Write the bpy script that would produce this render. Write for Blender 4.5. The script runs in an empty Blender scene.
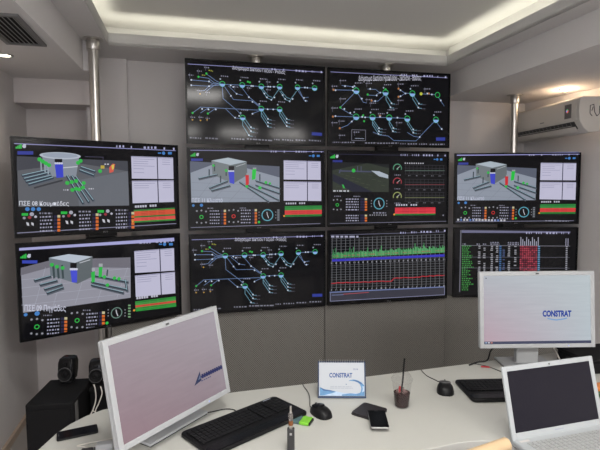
import bpy, bmesh, math, random
from mathutils import Vector, Matrix
random.seed(7)
sc = bpy.context.scene
COL = sc.collection
PI = math.pi
DESK = 0.73

# ------------------------------------------------------------------ materials
def lin(c):
    out = []
    for v in c[:3]:
        v = v / 255.0
        out.append(v / 12.92 if v <= 0.04045 else ((v + 0.055) / 1.055) ** 2.4)
    return (*out, 1.0)

MATS = {}
def mat(name, col, rough=0.5, metal=0.0, bump=0.0, scale=40.0, vary=0.0, spec=0.5, coat=0.0):
    """principled material; col is linear rgb; a noise gives small colour variation and a bump"""
    if name in MATS:
        return MATS[name]
    m = bpy.data.materials.new(name)
    m.use_nodes = True
    nt = m.node_tree
    b = nt.nodes['Principled BSDF']
    b.inputs['Base Color'].default_value = (*col, 1)
    b.inputs['Roughness'].default_value = rough
    b.inputs['Metallic'].default_value = metal
    b.inputs['Specular IOR Level'].default_value = spec
    b.inputs['Coat Weight'].default_value = coat
    if bump or vary:
        tc = nt.nodes.new('ShaderNodeTexCoord')
        n = nt.nodes.new('ShaderNodeTexNoise')
        n.inputs['Scale'].default_value = scale
        n.inputs['Detail'].default_value = 4
        nt.links.new(tc.outputs['Object'], n.inputs['Vector'])
        if vary:
            r = nt.nodes.new('ShaderNodeMapRange')
            r.inputs['To Min'].default_value = 1 - vary
            r.inputs['To Max'].default_value = 1 + vary
            nt.links.new(n.outputs['Fac'], r.inputs['Value'])
            mx = nt.nodes.new('ShaderNodeVectorMath')
            mx.operation = 'SCALE'
            mx.inputs[0].default_value = col
            nt.links.new(r.outputs['Result'], mx.inputs['Scale'])
            nt.links.new(mx.outputs['Vector'], b.inputs['Base Color'])
        if bump:
            bp = nt.nodes.new('ShaderNodeBump')
            bp.inputs['Strength'].default_value = bump
            bp.inputs['Distance'].default_value = 0.002
            nt.links.new(n.outputs['Fac'], bp.inputs['Height'])
            nt.links.new(bp.outputs['Normal'], b.inputs['Normal'])
    MATS[name] = m
    return m

def glow(c, strength=1.0, rough=0.11):
    """a lit display pixel of sRGB colour c behind a glossy front"""
    key = 'display_%d_%d_%d' % tuple(c[:3]) + ('' if strength == 1 and rough == 0.11 else '_%g_%g' % (strength, rough))
    if key in MATS:
        return MATS[key]
    m = bpy.data.materials.new(key)
    m.use_nodes = True
    b = m.node_tree.nodes['Principled BSDF']
    b.inputs['Base Color'].default_value = (0.004, 0.004, 0.005, 1)
    b.inputs['Roughness'].default_value = rough
    b.inputs['Emission Color'].default_value = lin(c)
    b.inputs['Emission Strength'].default_value = strength * 0.64
    b.inputs['Specular IOR Level'].default_value = 0.2
    MATS[key] = m
    return m

def glow_gradient(name, tl, tr, bl, br, Ws, Hs):
    """a lit display whose wallpaper blends between four corner colours"""
    m = glow(tl).copy(); m.name = name
    nt = m.node_tree; b = nt.nodes['Principled BSDF']
    tc = nt.nodes.new('ShaderNodeTexCoord'); sx = nt.nodes.new('ShaderNodeSeparateXYZ')
    nt.links.new(tc.outputs['Generated'], sx.inputs[0])
    nz = nt.nodes.new('ShaderNodeTexNoise'); nz.inputs['Scale'].default_value = 26
    mp = nt.nodes.new('ShaderNodeMapping'); mp.inputs['Rotation'].default_value = (0, .7, 0); mp.inputs['Scale'].default_value = (.12, 1, 1)
    nt.links.new(tc.outputs['Generated'], mp.inputs[0]); nt.links.new(mp.outputs[0], nz.inputs['Vector'])
    def mix(f, a, c):
        n = nt.nodes.new('ShaderNodeMix'); n.data_type = 'RGBA'
        nt.links.new(f, n.inputs['Factor'])
        for k, v in (('A', a), ('B', c)):
            if isinstance(v, tuple): n.inputs[k].default_value = v
            else: nt.links.new(v, n.inputs[k])
        return n.outputs['Result']
    lo = mix(sx.outputs['X'], lin(bl), lin(br)); hi = mix(sx.outputs['X'], lin(tl), lin(tr))
    col = mix(sx.outputs['Z'], lo, hi)
    r = nt.nodes.new('ShaderNodeMapRange'); r.inputs['To Min'].default_value = .92; r.inputs['To Max'].default_value = 1.08
    nt.links.new(nz.outputs['Fac'], r.inputs['Value'])
    v = nt.nodes.new('ShaderNodeVectorMath'); v.operation = 'SCALE'
    nt.links.new(col, v.inputs[0]); nt.links.new(r.outputs['Result'], v.inputs['Scale'])
    nt.links.new(v.outputs['Vector'], b.inputs['Emission Color'])
    return m

def clear(name, col, alpha=.2, rough=.08):
    """thin see-through plastic"""
    m = bpy.data.materials.new(name)
    m.use_nodes = True
    b = m.node_tree.nodes['Principled BSDF']
    b.inputs['Base Color'].default_value = (*col, 1)
    b.inputs['Roughness'].default_value = rough
    b.inputs['Alpha'].default_value = alpha
    MATS[name] = m
    return m

def perforated():
    m = bpy.data.materials.new('perforated_metal')
    m.use_nodes = True
    nt = m.node_tree
    b = nt.nodes['Principled BSDF']
    tc = nt.nodes.new('ShaderNodeTexCoord')
    sx = nt.nodes.new('ShaderNodeSeparateXYZ')
    nt.links.new(tc.outputs['Object'], sx.inputs[0])
    def M(op, a, bb=None):
        n = nt.nodes.new('ShaderNodeMath'); n.operation = op
        for i, v in enumerate((a, bb)):
            if v is None: continue
            if isinstance(v, (int, float)): n.inputs[i].default_value = v
            else: nt.links.new(v, n.inputs[i])
        return n.outputs[0]
    P = 0.017
    def dots(ox, oz):
        x = M('SUBTRACT', M('FRACT', M('ADD', M('DIVIDE', sx.outputs['X'], P), ox + 100)), 0.5)
        z = M('SUBTRACT', M('FRACT', M('ADD', M('DIVIDE', sx.outputs['Z'], P), oz + 100)), 0.5)
        d = M('SQRT', M('ADD', M('MULTIPLY', x, x), M('MULTIPLY', z, z)))
        return M('LESS_THAN', d, 0.2)
    hole = M('MAXIMUM', dots(0, 0), dots(0.5, 0.5))
    mx = nt.nodes.new('ShaderNodeMix'); mx.data_type = 'RGBA'
    mx.inputs['A'].default_value = (0.22, 0.21, 0.19, 1)
    mx.inputs['B'].default_value = (0.02, 0.02, 0.018, 1)
    nt.links.new(hole, mx.inputs['Factor'])
    nt.links.new(mx.outputs['Result'], b.inputs['Base Color'])
    b.inputs['Roughness'].default_value = 0.55
    MATS['perforated_metal'] = m
    return m

WALL = mat('wall_paint', (0.66, 0.635, 0.63), 0.75, bump=0.15, scale=120, vary=0.02)
WALL2 = mat('wall_paint_warm', (0.63, 0.59, 0.58), 0.75, bump=0.15, scale=120, vary=0.02)
CEIL = mat('ceiling_paint', (0.70, 0.68, 0.675), 0.8, bump=0.1, scale=90, vary=0.02)
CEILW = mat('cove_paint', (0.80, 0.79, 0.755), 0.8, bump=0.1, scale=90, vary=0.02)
LIP = mat('tray_lip_paint', (0.60, 0.595, 0.585), 0.8, bump=0.1, scale=90, vary=0.02)
FLOOR = mat('floor_tile', (0.32, 0.30, 0.28), 0.5, bump=0.05, scale=30, vary=0.08)
SKIRT = mat('skirting_wood', (0.48, 0.38, 0.30), 0.5, vary=0.1, scale=15)
PERF = perforated()
STEEL = mat('brushed_steel', (0.62, 0.60, 0.57), 0.28, 1.0, bump=0.05, scale=200)
ALU = mat('dull_aluminium', (0.5, 0.5, 0.5), 0.4, 0.9)
BLK = mat('black_plastic', (0.007, 0.007, 0.008), 0.42, bump=0.05, scale=300, spec=.25)
BLKG = mat('black_gloss', (0.005, 0.005, 0.006), 0.25, spec=.2)
BLKM = mat('black_matte', (0.007, 0.007, 0.008), 0.7, bump=0.2, scale=200, spec=.2)
KEY = mat('key_black', (0.009, 0.009, 0.010), 0.5, spec=.25)
CHAR = mat('charcoal_plastic', (0.07, 0.07, 0.072), 0.45)
WHT = mat('white_plastic', (0.43, 0.445, 0.46), 0.4, bump=0.03, scale=200)
WHTL = mat('laptop_white', (0.43, 0.455, 0.47), 0.35, bump=0.03, scale=200)
LKEY = mat('laptop_key_grey', (0.40, 0.41, 0.41), 0.5)
ACW = mat('aircon_white', (0.64, 0.61, 0.57), 0.4, bump=0.02, scale=100)
LAM = mat('desk_laminate', (0.50, 0.50, 0.465), 0.42, bump=0.03, scale=160, vary=0.03)
EDGE = mat('desk_edge_band', (0.45, 0.45, 0.43), 0.5)
GREYM = mat('grey_metal', (0.25, 0.25, 0.25), 0.45, 0.6)
DGREY = mat('dark_grey', (0.05, 0.05, 0.05), 0.5)
TAN = mat('tan_wood', (0.62, 0.45, 0.27), 0.45, vary=0.12, scale=25)
PAPER = mat('paper_white', (0.49, 0.52, 0.56), 0.6, bump=0.03, scale=80)
NAVY = mat('navy_card', (0.02, 0.04, 0.09), 0.5)
BLUEINK = mat('blue_ink', (0.03, 0.08, 0.26), 0.6)
GREYINK = mat('grey_ink', (0.35, 0.38, 0.45), 0.6)
WAT1 = mat('water_blue', (0.12, 0.28, 0.50), 0.6, vary=0.35, scale=60)
WAT2 = mat('water_pale', (0.42, 0.55, 0.70), 0.6, vary=0.25, scale=60)
WAT3 = mat('water_deep', (0.05, 0.12, 0.28), 0.6, vary=0.35, scale=60)
GRN = mat('green_wrap', (0.20, 0.55, 0.04), 0.35, vary=0.2, scale=60)
TEAL = mat('teal_wrap', (0.07, 0.13, 0.14), 0.35, vary=0.4, scale=120)
ORG = mat('orange_wrap', (0.60, 0.20, 0.05), 0.5, vary=0.2, scale=60)
RED = mat('red_plastic', (0.45, 0.02, 0.03), 0.4)
COPPER = mat('copper', (0.35, 0.14, 0.06), 0.35, 0.8)
COLA = mat('cola', (0.022, 0.005, 0.006), 0.15)
LEATHER = mat('black_leather', (0.016, 0.013, 0.016), 0.55, bump=0.4, scale=150)
CREAMW = mat('white_cable_sheath', (0.66, 0.63, 0.58), 0.5)
GLASS = clear('clear_plastic', (0.16, 0.155, 0.15), .14)
AMBER = clear('smoked_tank', (0.22, 0.20, 0.19), .6)
ICE = clear('ice_cube', (0.40, 0.26, 0.24), .45)

# ------------------------------------------------------------------ mesh builder
class MB:
    def __init__(s):
        s.v, s.f, s.m, s.mats = [], [], [], []
    def mi(s, m):
        if m not in s.mats: s.mats.append(m)
        return s.mats.index(m)
    def face(s, pts, m):
        n = len(s.v); s.v += [tuple(p) for p in pts]
        s.f.append(tuple(range(n, n + len(pts)))); s.m.append(s.mi(m))
    def raw(s, vs, fs, m):
        n = len(s.v); s.v += [tuple(p) for p in vs]; i = s.mi(m)
        for f in fs:
            s.f.append(tuple(n + k for k in f)); s.m.append(i)
    def box(s, x0, x1, y0, y1, z0, z1, m, M=None):
        vs = [Vector((x, y, z)) for z in (z0, z1) for y in (y0, y1) for x in (x0, x1)]
        if M is not None: vs = [M @ v for v in vs]
        s.raw(vs, [(0, 2, 3, 1), (4, 5, 7, 6), (0, 1, 5, 4), (2, 6, 7, 3), (0, 4, 6, 2), (1, 3, 7, 5)], m)
        return s
    def prism(s, poly, z0, z1, m, mside=None):
        a = sum(poly[i][0] * poly[(i + 1) % len(poly)][1] - poly[(i + 1) % len(poly)][0] * poly[i][1] for i in range(len(poly)))
        if a < 0: poly = poly[::-1]
        n = len(poly)
        vs = [(x, y, z0) for x, y in poly] + [(x, y, z1) for x, y in poly]
        base = len(s.v); s.v += vs
        i = s.mi(m); j = s.mi(mside or m)
        s.f.append(tuple(base + k for k in range(n))[::-1]); s.m.append(i)
        s.f.append(tuple(base + n + k for k in range(n))); s.m.append(i)
        for k in range(n):
            q = (k + 1) % n
            s.f.append((base + k, base + q, base + n + q, base + n + k)); s.m.append(j)
        return s
    def lathe(s, prof, m, n=32, c=(0, 0, 0), cap=True):
        vs, fs = [], []
        for r, z in prof:
            for k in range(n):
                a = 2 * PI * k / n
                vs.append((c[0] + r * math.cos(a), c[1] + r * math.sin(a), c[2] + z))
        for i in range(len(prof) - 1):
            for k in range(n):
                q = (k + 1) % n
                fs.append((i * n + k, i * n + q, (i + 1) * n + q, (i + 1) * n + k))
        if cap:
            fs.append(tuple(range(n))[::-1]); fs.append(tuple((len(prof) - 1) * n + k for k in range(n)))
        s.raw(vs, fs, m); return s
    def tube(s, pts, r, m, n=10, smooth=6):
        P = [Vector(p) for p in pts]
        if smooth and len(P) > 2:
            out = []
            for i in range(len(P) - 1):
                p0 = P[max(i - 1, 0)]; p1 = P[i]; p2 = P[i + 1]; p3 = P[min(i + 2, len(P) - 1)]
                for k in range(smooth):
                    t = k / smooth
                    out.append(0.5 * ((2 * p1) + (p2 - p0) * t + (2 * p0 - 5 * p1 + 4 * p2 - p3) * t * t + (3 * p1 - p0 - 3 * p2 + p3) * t ** 3))
            out.append(P[-1]); P = out
        vs, fs = [], []
        for i, p in enumerate(P):
            d = (P[min(i + 1, len(P) - 1)] - P[max(i - 1, 0)]).normalized()
            a = d.cross(Vector((0, 0, 1)))
            if a.length < 1e-3: a = d.cross(Vector((1, 0, 0)))
            a.normalize(); b = d.cross(a)
            rr = r[i] if isinstance(r, list) else r
            for k in range(n):
                t = 2 * PI * k / n
                vs.append(p + (a * math.cos(t) + b * math.sin(t)) * rr)
        for i in range(len(P) - 1):
            for k in range(n):
                q = (k + 1) % n
                fs.append((i * n + k, (i + 1) * n + k, (i + 1) * n + q, i * n + q))
        fs.append(tuple(range(n))); fs.append(tuple((len(P) - 1) * n + k for k in range(n))[::-1])
        s.raw(vs, fs, m); return s
    def build(s, name, parent=None, loc=(0, 0, 0), rot=(0, 0, 0), bevel=0, seg=2, smooth=False, sub=0):
        me = bpy.data.meshes.new(name)
        me.from_pydata(s.v, [], s.f)
        for m in s.mats: me.materials.append(m)
        me.polygons.foreach_set('material_index', s.m)
        if smooth:
            me.polygons.foreach_set('use_smooth', [True] * len(me.polygons))
        me.update()
        o = bpy.data.objects.new(name, me); COL.objects.link(o)
        o.location = loc; o.rotation_euler = rot
        if parent is not None: o.parent = parent
        if sub:
            d = o.modifiers.new('subdivision', 'SUBSURF'); d.levels = d.render_levels = sub
        if bevel:
            b = o.modifiers.new('bevel', 'BEVEL'); b.width = bevel; b.segments = seg; b.limit_method = 'ANGLE'; b.angle_limit = 0.7
            try: me.set_sharp_from_angle(angle=0.6)
            except Exception: pass
        elif smooth and not sub:
            try: me.set_sharp_from_angle(angle=0.7)
            except Exception: pass
        return o

def box(x0, x1, y0, y1, z0, z1, m): return MB().box(x0, x1, y0, y1, z0, z1, m)

def thing(name, label, cat, loc=(0, 0, 0), rot=(0, 0, 0), group=None):
    o = bpy.data.objects.new(name, None); COL.objects.link(o)
    o.empty_display_size = 0.05
    o.location = loc; o.rotation_euler = rot
    return tag(o, label, cat, group)
def tag(o, label, cat, group=None):
    o['label'] = label; o['category'] = cat
    if group: o['group'] = group
    return o
def struct(o):
    o['kind'] = 'structure'; return o

_glyphs = {}
def glyphs(text, bold=0.0):
    """triangulated outline of a line of text in unit box: returns verts (x,y) normalised to 0..1 and faces"""
    k = (text, bold)
    if k in _glyphs: return _glyphs[k]
    cu = bpy.data.curves.new('lettering', 'FONT')
    cu.body = text; cu.size = 1; cu.offset = bold; cu.resolution_u = 3
    o = bpy.data.objects.new('lettering', cu); COL.objects.link(o)
    dg = bpy.context.evaluated_depsgraph_get()
    me = o.evaluated_get(dg).to_mesh()
    vs = [(v.co.x, v.co.y) for v in me.vertices]; fs = [tuple(p.vertices) for p in me.polygons]
    o.evaluated_get(dg).to_mesh_clear()
    bpy.data.objects.remove(o); bpy.data.curves.remove(cu)
    x0 = min(v[0] for v in vs); x1 = max(v[0] for v in vs)
    y0 = min(v[1] for v in vs); y1 = max(v[1] for v in vs)
    vs = [((x - x0) / (x1 - x0), (y - y0) / (y1 - y0)) for x, y in vs]
    _glyphs[k] = (vs, fs)
    return vs, fs

# ------------------------------------------------------------------ flat artwork on a panel
class Art:
    """flat artwork, drawn in the units of a quad (TL, TR, BR, BL) that spans a W x H panel facing local -y"""
    def __init__(s, W, H, quad, mfun=glow, y=0.0):
        s.W, s.H, s.q, s.mf, s.y0 = W, H, quad, mfun, y
        s.mb = MB(); s.k = 1
    def uv(s, x, y):
        (x0, y0), (x1, y1), (x2, y2), (x3, y3) = s.q
        dx1, dx2, dx3 = x1 - x2, x3 - x2, x0 - x1 + x2 - x3
        dy1, dy2, dy3 = y1 - y2, y3 - y2, y0 - y1 + y2 - y3
        D = dx1 * dy2 - dx2 * dy1
        g = (dx3 * dy2 - dx2 * dy3) / D; h = (dx1 * dy3 - dx3 * dy1) / D
        a, b, c = x1 - x0 + g * x1, x3 - x0 + h * x3, x0
        d, e, f = y1 - y0 + g * y1, y3 - y0 + h * y3, y0
        # invert  x = (a u + b v + c) / (g u + h v + 1)
        A1, B1, C1 = a - g * x, b - h * x, x - c
        A2, B2, C2 = d - g * y, e - h * y, y - f
        det = A1 * B2 - A2 * B1
        return (C1 * B2 - C2 * B1) / det, (A1 * C2 - A2 * C1) / det
    def P(s, x, y):
        u, v = s.uv(x, y)
        return ((u - 0.5) * s.W, (0.5 - v) * s.H)
    def poly2(s, pts, col, k=None):
        k = s.k if k is None else k
        a = sum(pts[i][0] * pts[(i + 1) % len(pts)][1] - pts[(i + 1) % len(pts)][0] * pts[i][1] for i in range(len(pts)))
        if a < 0: pts = pts[::-1]
        s.mb.face([(x, s.y0 - 0.0004 - 0.00025 * k, z) for x, z in pts], s.mf(col) if not isinstance(col, bpy.types.Material) else col)
    def poly(s, pts, col, k=None): s.poly2([s.P(*p) for p in pts], col, k)
    def rect(s, x0, y0, x1, y1, col, k=None): s.poly([(x0, y0), (x1, y0), (x1, y1), (x0, y1)], col, k)
    def px(s): return s.W / (s.q[1][0] - s.q[0][0])
    def line(s, pts, w, col, k=None):
        w = w * s.px() / 2
        P = [Vector(s.P(*p)) for p in pts]
        for a, b in zip(P, P[1:]):
            d = b - a
            if d.length < 1e-6: continue
            d.normalize(); n = Vector((-d.y, d.x)) * w; e = d * w * 0.5
            s.poly2([tuple(a - n - e), tuple(b - n + e), tuple(b + n + e), tuple(a + n - e)], col, k)
    def disc(s, x, y, r, col, k=None, a0=0, a1=2 * PI, n=18):
        c = s.P(x, y); r = r * s.px()
        s.poly2([(c[0] + r * math.cos(a0 + (a1 - a0) * i / n), c[1] + r * math.sin(a0 + (a1 - a0) * i / n)) for i in range(n + (0 if a1 - a0 > 6.2 else 1))], col, k)
    def ring(s, x, y, r, w, col, k=None, a0=0, a1=2 * PI, n=20):
        c = s.P(x, y); ro = r * s.px(); ri = (r - w) * s.px()
        for i in range(n):
            A = a0 + (a1 - a0) * i / n; B = a0 + (a1 - a0) * (i + 1) / n
            s.poly2([(c[0] + ri * math.cos(A), c[1] + ri * math.sin(A)), (c[0] + ro * math.cos(A), c[1] + ro * math.sin(A)),
                     (c[0] + ro * math.cos(B), c[1] + ro * math.sin(B)), (c[0] + ri * math.cos(B), c[1] + ri * math.sin(B))], col, k)
    def text(s, t, x0, y0, x1, y1, col, k=None, bold=0.0):
        """text stretched over the box (x0,y0)-(x1,y1); y0 upper"""
        vs, fs = glyphs(t, bold)
        k = s.k if k is None else k
        out = [(lambda p: (p[0], s.y0 - 0.0004 - 0.00025 * k, p[1]))(s.P(x0 + (x1 - x0) * u, y1 + (y0 - y1) * v)) for u, v in vs]
        s.mb.raw(out, fs, s.mf(col) if not isinstance(col, bpy.types.Material) else col)
    def bars(s, x0, x1, y, h, col, k=None, slope=0.0):
        """a run of small words too small to read"""
        x = x0
        rr = random.Random(int(x0 * 7 + y * 13))
        while x < x1:
            w = min(rr.uniform(0.06, 0.2) * max(x1 - x0, 30), x1 - x)
            ya = y + slope * (x - x0); yb = y + slope * (x + w - x0)
            s.poly([(x, ya - h / 2), (x + w, yb - h / 2), (x + w, yb + h / 2), (x, ya + h / 2)], col, k)
            x += w + h * 0.8

LINE = (116, 142, 188); CYAN = (118, 168, 190); WORD = (140, 140, 158); FILL = (140, 176, 236)
GREEN = (52, 178, 92); LIME = (54, 188, 78); DIM = (92, 92, 108); HDR = (150, 150, 200)
BASE = (9, 9, 12)

def header(d, L, R, y_l, y_r, bar=2.0, col=HDR, icons=True):
    """thin status bar of a display, with small menu words towards its end"""
    d.line([(L, y_l), (R, y_r)], bar, col)
    def Y(x): return y_l + (y_r - y_l) * (x - L) / (R - L)
    if icons:
        for f, w in ((0.60, 22), (0.70, 8), (0.775, 30), (0.835, 22), (0.915, 10), (0.975, 8)):
            x = L + (R - L) * f
            d.bars(x, x + w, Y(x) - 3, 7, (178, 178, 215), 2)

def node(d, x, y, r=11, fill=0.55, col=FILL):
    d.disc(x, y, r, (16, 40, 34), 2)
    d.ring(x, y, r, 2.4, GREEN, 3)
    a = math.asin(1 - 2 * (1 - fill)) if fill < 1 else PI / 2
    d.disc(x, y, r - 1, col, 4, a0=PI - a * 0.2 + 0.0, a1=2 * PI + a * 0.2)
    d.bars(x - 6, x + 24, y - r - 19, 4, WORD, 2)
    d.disc(x - 8, y - r - 7, 3, (170, 180, 200), 2)
def small(d, x, y, c=(205, 215, 235), r=3.2): d.disc(x, y, r, c, 5, n=8)
def tail(d, x, y, pts_end, col=CYAN):
    for ex, ey in pts_end:
        d.line([(x, y), (x, ey - (ex - x) * 0.85 - 6), (ex - 12, ey), (ex, ey)], 1.8, col)
        small(d, ex - 14, ey - 3); d.bars(ex - 2, ex + 16, ey + 2, 3, DIM, 2)

def network_one(quad, W, H):
    d = Art(W, H, quad); 
    d.poly(quad, BASE, 0)
    d.line([(42, 81), (574, 64)], 2.2, HDR)
    for x, w in ((365, 22), (412, 8), (462, 44), (528, 10), (565, 7)):
        d.bars(x, x + w, 73 - (x - 300) * 0.034, 7, (178, 178, 215), 3)
    d.text('Διάγραμμα Δικτύου Γαζίου - Ροδιάς', 211, 71, 420, 89, (205, 205, 220), 2, bold=0.004)
    # trunk mains
    for pts in ([(112, 112), (150, 136), (173, 145)], [(85, 126), (120, 128), (140, 142), (165, 146)], [(55, 140), (122, 140), (135, 147), (173, 147)],
                [(55, 160), (122, 158), (135, 149)], [(88, 178), (105, 176), (120, 160), (150, 150)], [(112, 178), (140, 154), (173, 149)],
                [(173, 146), (250, 143), (325, 142), (398, 137)], [(470, 133), (540, 130)],
                [(173, 156), (176, 200), (232, 243), (252, 265)], [(182, 155), (216, 201), (288, 200), (325, 226)],
                [(196, 150), (228, 178), (252, 182)], [(88, 240), (310, 234), (325, 228), (398, 225)], [(185, 238), (222, 271), (250, 271)],
                [(60, 264), (90, 240)], [(90, 262), (120, 240)], [(118, 262), (150, 238)], [(250, 154), (276, 186), (325, 222)], [(288, 250), (310, 240), (325, 232)],
                [(470, 144), (492, 172), (515, 168)], [(478, 144), (498, 183), (512, 183)]):
        d.line(pts, 1.7, LINE)
    for a, b in ((325, 398), (398, 470)):
        d.line([(a, 152), (a + 22, 184), (a + 40, 190), (b - 26, 180), (b - 4, 148)], 1.8, CYAN)
        d.line([(a + 6, 152), (a + 28, 176), (a + 42, 180)], 1.8, CYAN)
        for q, w in ((12, 168), (22, 182), (40, 190), (52, 180)): small(d, a + q, w)
    for x, y in ((173, 145), (250, 143), (325, 142), (398, 137), (470, 133), (540, 130), (325, 228), (398, 225), (252, 268)): node(d, x, y)
    for x, y in ((55, 140), (55, 160), (122, 140), (122, 158), (205, 148), (215, 153), (228, 178), (206, 188), (276, 187), (290, 204), (285, 143), (292, 143), (352, 140), (360, 140), (375, 139),
                 (500, 131), (510, 131), (350, 228), (372, 227), (238, 262), (222, 270), (290, 250), (120, 246), (96, 246), (148, 244), (496, 172), (503, 183)): small(d, x, y)
    for x, y in ((82, 126), (112, 111), (60, 264), (118, 262), (280, 130), (272, 128)): d.disc(x, y, 4, LIME, 3, n=8)
    for x, y in ((95, 118), (120, 98), (128, 100)): d.bars(x, x + 12, y, 4, (150, 150, 60), 3)
    for x, y in ((52, 122), (84, 104), (112, 88), (84, 178), (116, 182), (60, 280), (90, 278), (118, 280), (276, 152), (352, 152), (352, 122), (224, 152)):
        d.bars(x - 8, x + 10, y, 4, WORD, 2); d.line([(x - 3, y - 8), (x - 3, y + 12)], 1.6, DIM)
    for x, y in ((60, 290), (90, 290), (115, 286), (88, 190)): d.disc(x, y, 3, (190, 150, 60), 3, n=8)
    tail(d, 325, 240, ((365, 268), (365, 282), (365, 296)))
    tail(d, 398, 238, ((440, 262), (440, 276), (440, 290)))
    tail(d, 252, 280, ((298, 305), (298, 320), (290, 336)))
    for x0, x1 in ((50, 95), (108, 160), (208, 262), (268, 368), (376, 400), (408, 452), (462, 505), (516, 568)):
        d.bars(x0, x1, 358 - (x0 - 40) * 0.045, 5, (128, 128, 142), 2)
    d.rect(528, 304, 570, 316, (50, 62, 150), 2)
    return d

def network_two(quad, W, H):
    d = Art(W, H, quad)
    d.poly(quad, BASE, 0)
    d.line([(40, 89), (510, 117)], 2, HDR)
    for x, w in ((325, 22), (368, 26), (414, 40), (470, 8), (500, 8)):
        d.bars(x, x + w, 104 + (x - 325) * 0.06, 7, (178, 178, 215), 3)
    d.text('Διάγραμμα Δικτύου Ηρακλείου - Σκαλάνι - Βούτες', 153, 103, 405, 132, (205, 205, 220), 2, bold=0.004)
    for pts in ([(85, 143), (144, 150), (144, 165)], [(52, 160), (144, 163)], [(80, 230), (140, 170)], [(80, 232), (110, 250), (144, 268)], [(50, 264), (144, 268)], [(80, 312), (110, 300), (144, 270)],
                [(190, 158), (222, 160), (236, 172), (262, 173)], [(190, 182), (222, 184), (238, 172)], [(206, 206), (232, 206), (262, 178)], [(150, 175), (172, 210), (186, 213)],
                [(314, 158), (340, 176), (370, 178)], [(314, 192), (340, 178)], [(405, 179), (470, 183)], [(474, 192), (498, 228)], [(144, 268), (210, 270), (277, 272), (350, 275)],
                [(465, 282), (400, 348)], [(468, 292), (490, 322)], [(212, 328), (240, 340), (274, 344), (296, 362), (385, 364), (400, 350)], [(350, 330), (376, 346), (400, 350)]):
        d.line(pts, 1.6, LINE)
    for x, y in ((144, 165), (262, 173), (370, 178), (144, 268), (210, 270), (277, 272), (350, 277), (465, 282)): node(d, x, y, 12)
    d.disc(471, 184, 11, (20, 30, 24), 2); d.ring(471, 184, 11, 2.6, GREEN, 3); d.disc(405, 179, 6, (190, 195, 70), 3)
    for x, y in ((98, 146), (60, 162), (130, 163), (130, 150), (96, 236), (120, 252), (60, 264), (126, 286), (200, 158), (226, 184), (240, 173), (220, 206), (166, 196), (342, 177), (322, 164), (322, 188),
                 (430, 178), (448, 182), (484, 206), (488, 318), (240, 268), (310, 272), (400, 349), (168, 268), (180, 270)): small(d, x, y)
    for x, y in ((190, 180), (80, 230), (172, 262), (176, 285), (262, 160)): d.disc(x, y, 4, LIME, 3, n=8)
    for x, y in ((52, 160), (206, 204), (314, 158), (314, 190), (50, 266), (78, 312), (436, 178), (240, 264)): d.disc(x, y, 4, (180, 120, 70), 3, n=8)
    for x, y in ((84, 124), (52, 146), (190, 136), (190, 200), (206, 214), (318, 140), (318, 204), (84, 196), (52, 232), (80, 284), (82, 340), (52, 290), (424, 160), (312, 292), (240, 256), (142, 328)):
        d.bars(x - 8, x + 18, y, 4, WORD, 2); d.line([(x - 4, y - 6), (x - 4, y + 14)], 1.8, DIM)
    tail(d, 264, 186, ((300, 218), (296, 234)))
    tail(d, 372, 190, ((410, 220), (408, 236)))
    tail(d, 210, 282, ((250, 316), (250, 328), (248, 338)))
    tail(d, 277, 284, ((308, 316), (306, 328)))
    tail(d, 350, 290, ((388, 322), (388, 334)))
    d.line([(126, 318), (182, 320), (182, 362), (126, 360), (126, 318)], 1.6, (130, 130, 145)); d.line([(140, 352), (176, 354)], 2, (160, 170, 190))
    for x0, x1 in ((50, 80), (86, 140), (180, 225), (230, 315), (322, 345), (352, 390), (398, 430), (440, 500)):
        d.bars(x0, x1, 367 + (x0 - 40) * 0.028, 5, (128, 128, 142), 2)
    d.rect(466, 351, 502, 364, (50, 62, 150), 2)
    return d

def docs(d, q1, q2, fr=0.63):
    """two pale report windows, each split into two columns"""
    for q in (q1, q2):
        d.poly(q, (196, 194, 218), 1)
        (ax, ay), (bx, by), (cx, cy), (dx, dy) = q
        def at(u, v): return (ax + (bx - ax) * u + (dx - ax) * v, ay + (by - ay) * u + (dy - ay) * v)
        d.line([at(0, 0.03), at(1, 0.03)], 2.4, (150, 148, 180), 2)
        d.line([at(fr, 0), at(fr, 1)], 3.5, (40, 40, 62), 2)
        for i, v in enumerate((0.12, 0.22, 0.32, 0.42, 0.55, 0.72)):
            p = at(0.05, v); e = at(0.05 + (0.35 if i % 3 else 0.5) * (1 if i < 4 else 0.7), v)
            if q is q1 or i < 3: d.line([p, e], 1.6, (150, 150, 176), 2)
            if i < 3:
                d.line([at(fr + 0.12, v), at(fr + 0.3, v)], 1.6, (150, 150, 176), 2)
def table(d, q, rows, head_y=None):
    (ax, ay), (bx, by), (cx, cy), (dx, dy) = q
    n = len(rows)
    for i, c in enumerate(rows):
        a, b = i / n, (i + 1) / n
        P = lambda u, v: (ax + (bx - ax) * u + (dx - ax) * v, ay + (by - ay) * u + (dy - ay) * v)
        d.poly([P(0, a), P(1, a), P(1, b), P(0, b)], c, 1)
        for u in (0.3, 0.5, 0.72):
            m = (a + b) / 2
            d.line([P(u - 0.12, m), P(u + 0.04, m)], 1.4, tuple(int(v * 0.72) for v in c), 2)
    for i in range(9):
        if i == 5: continue
        x = ax + 4 + (bx - ax) * 0.06 * i
        d.rect(x, ay - 14 + (by - ay) * 0.06 * i, x + 6, ay - 7 + (by - ay) * 0.06 * i, (190, 190, 205), 2)
    d.disc(ax - 3, dy - 4, 4, (220, 150, 60), 3, n=8)
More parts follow.
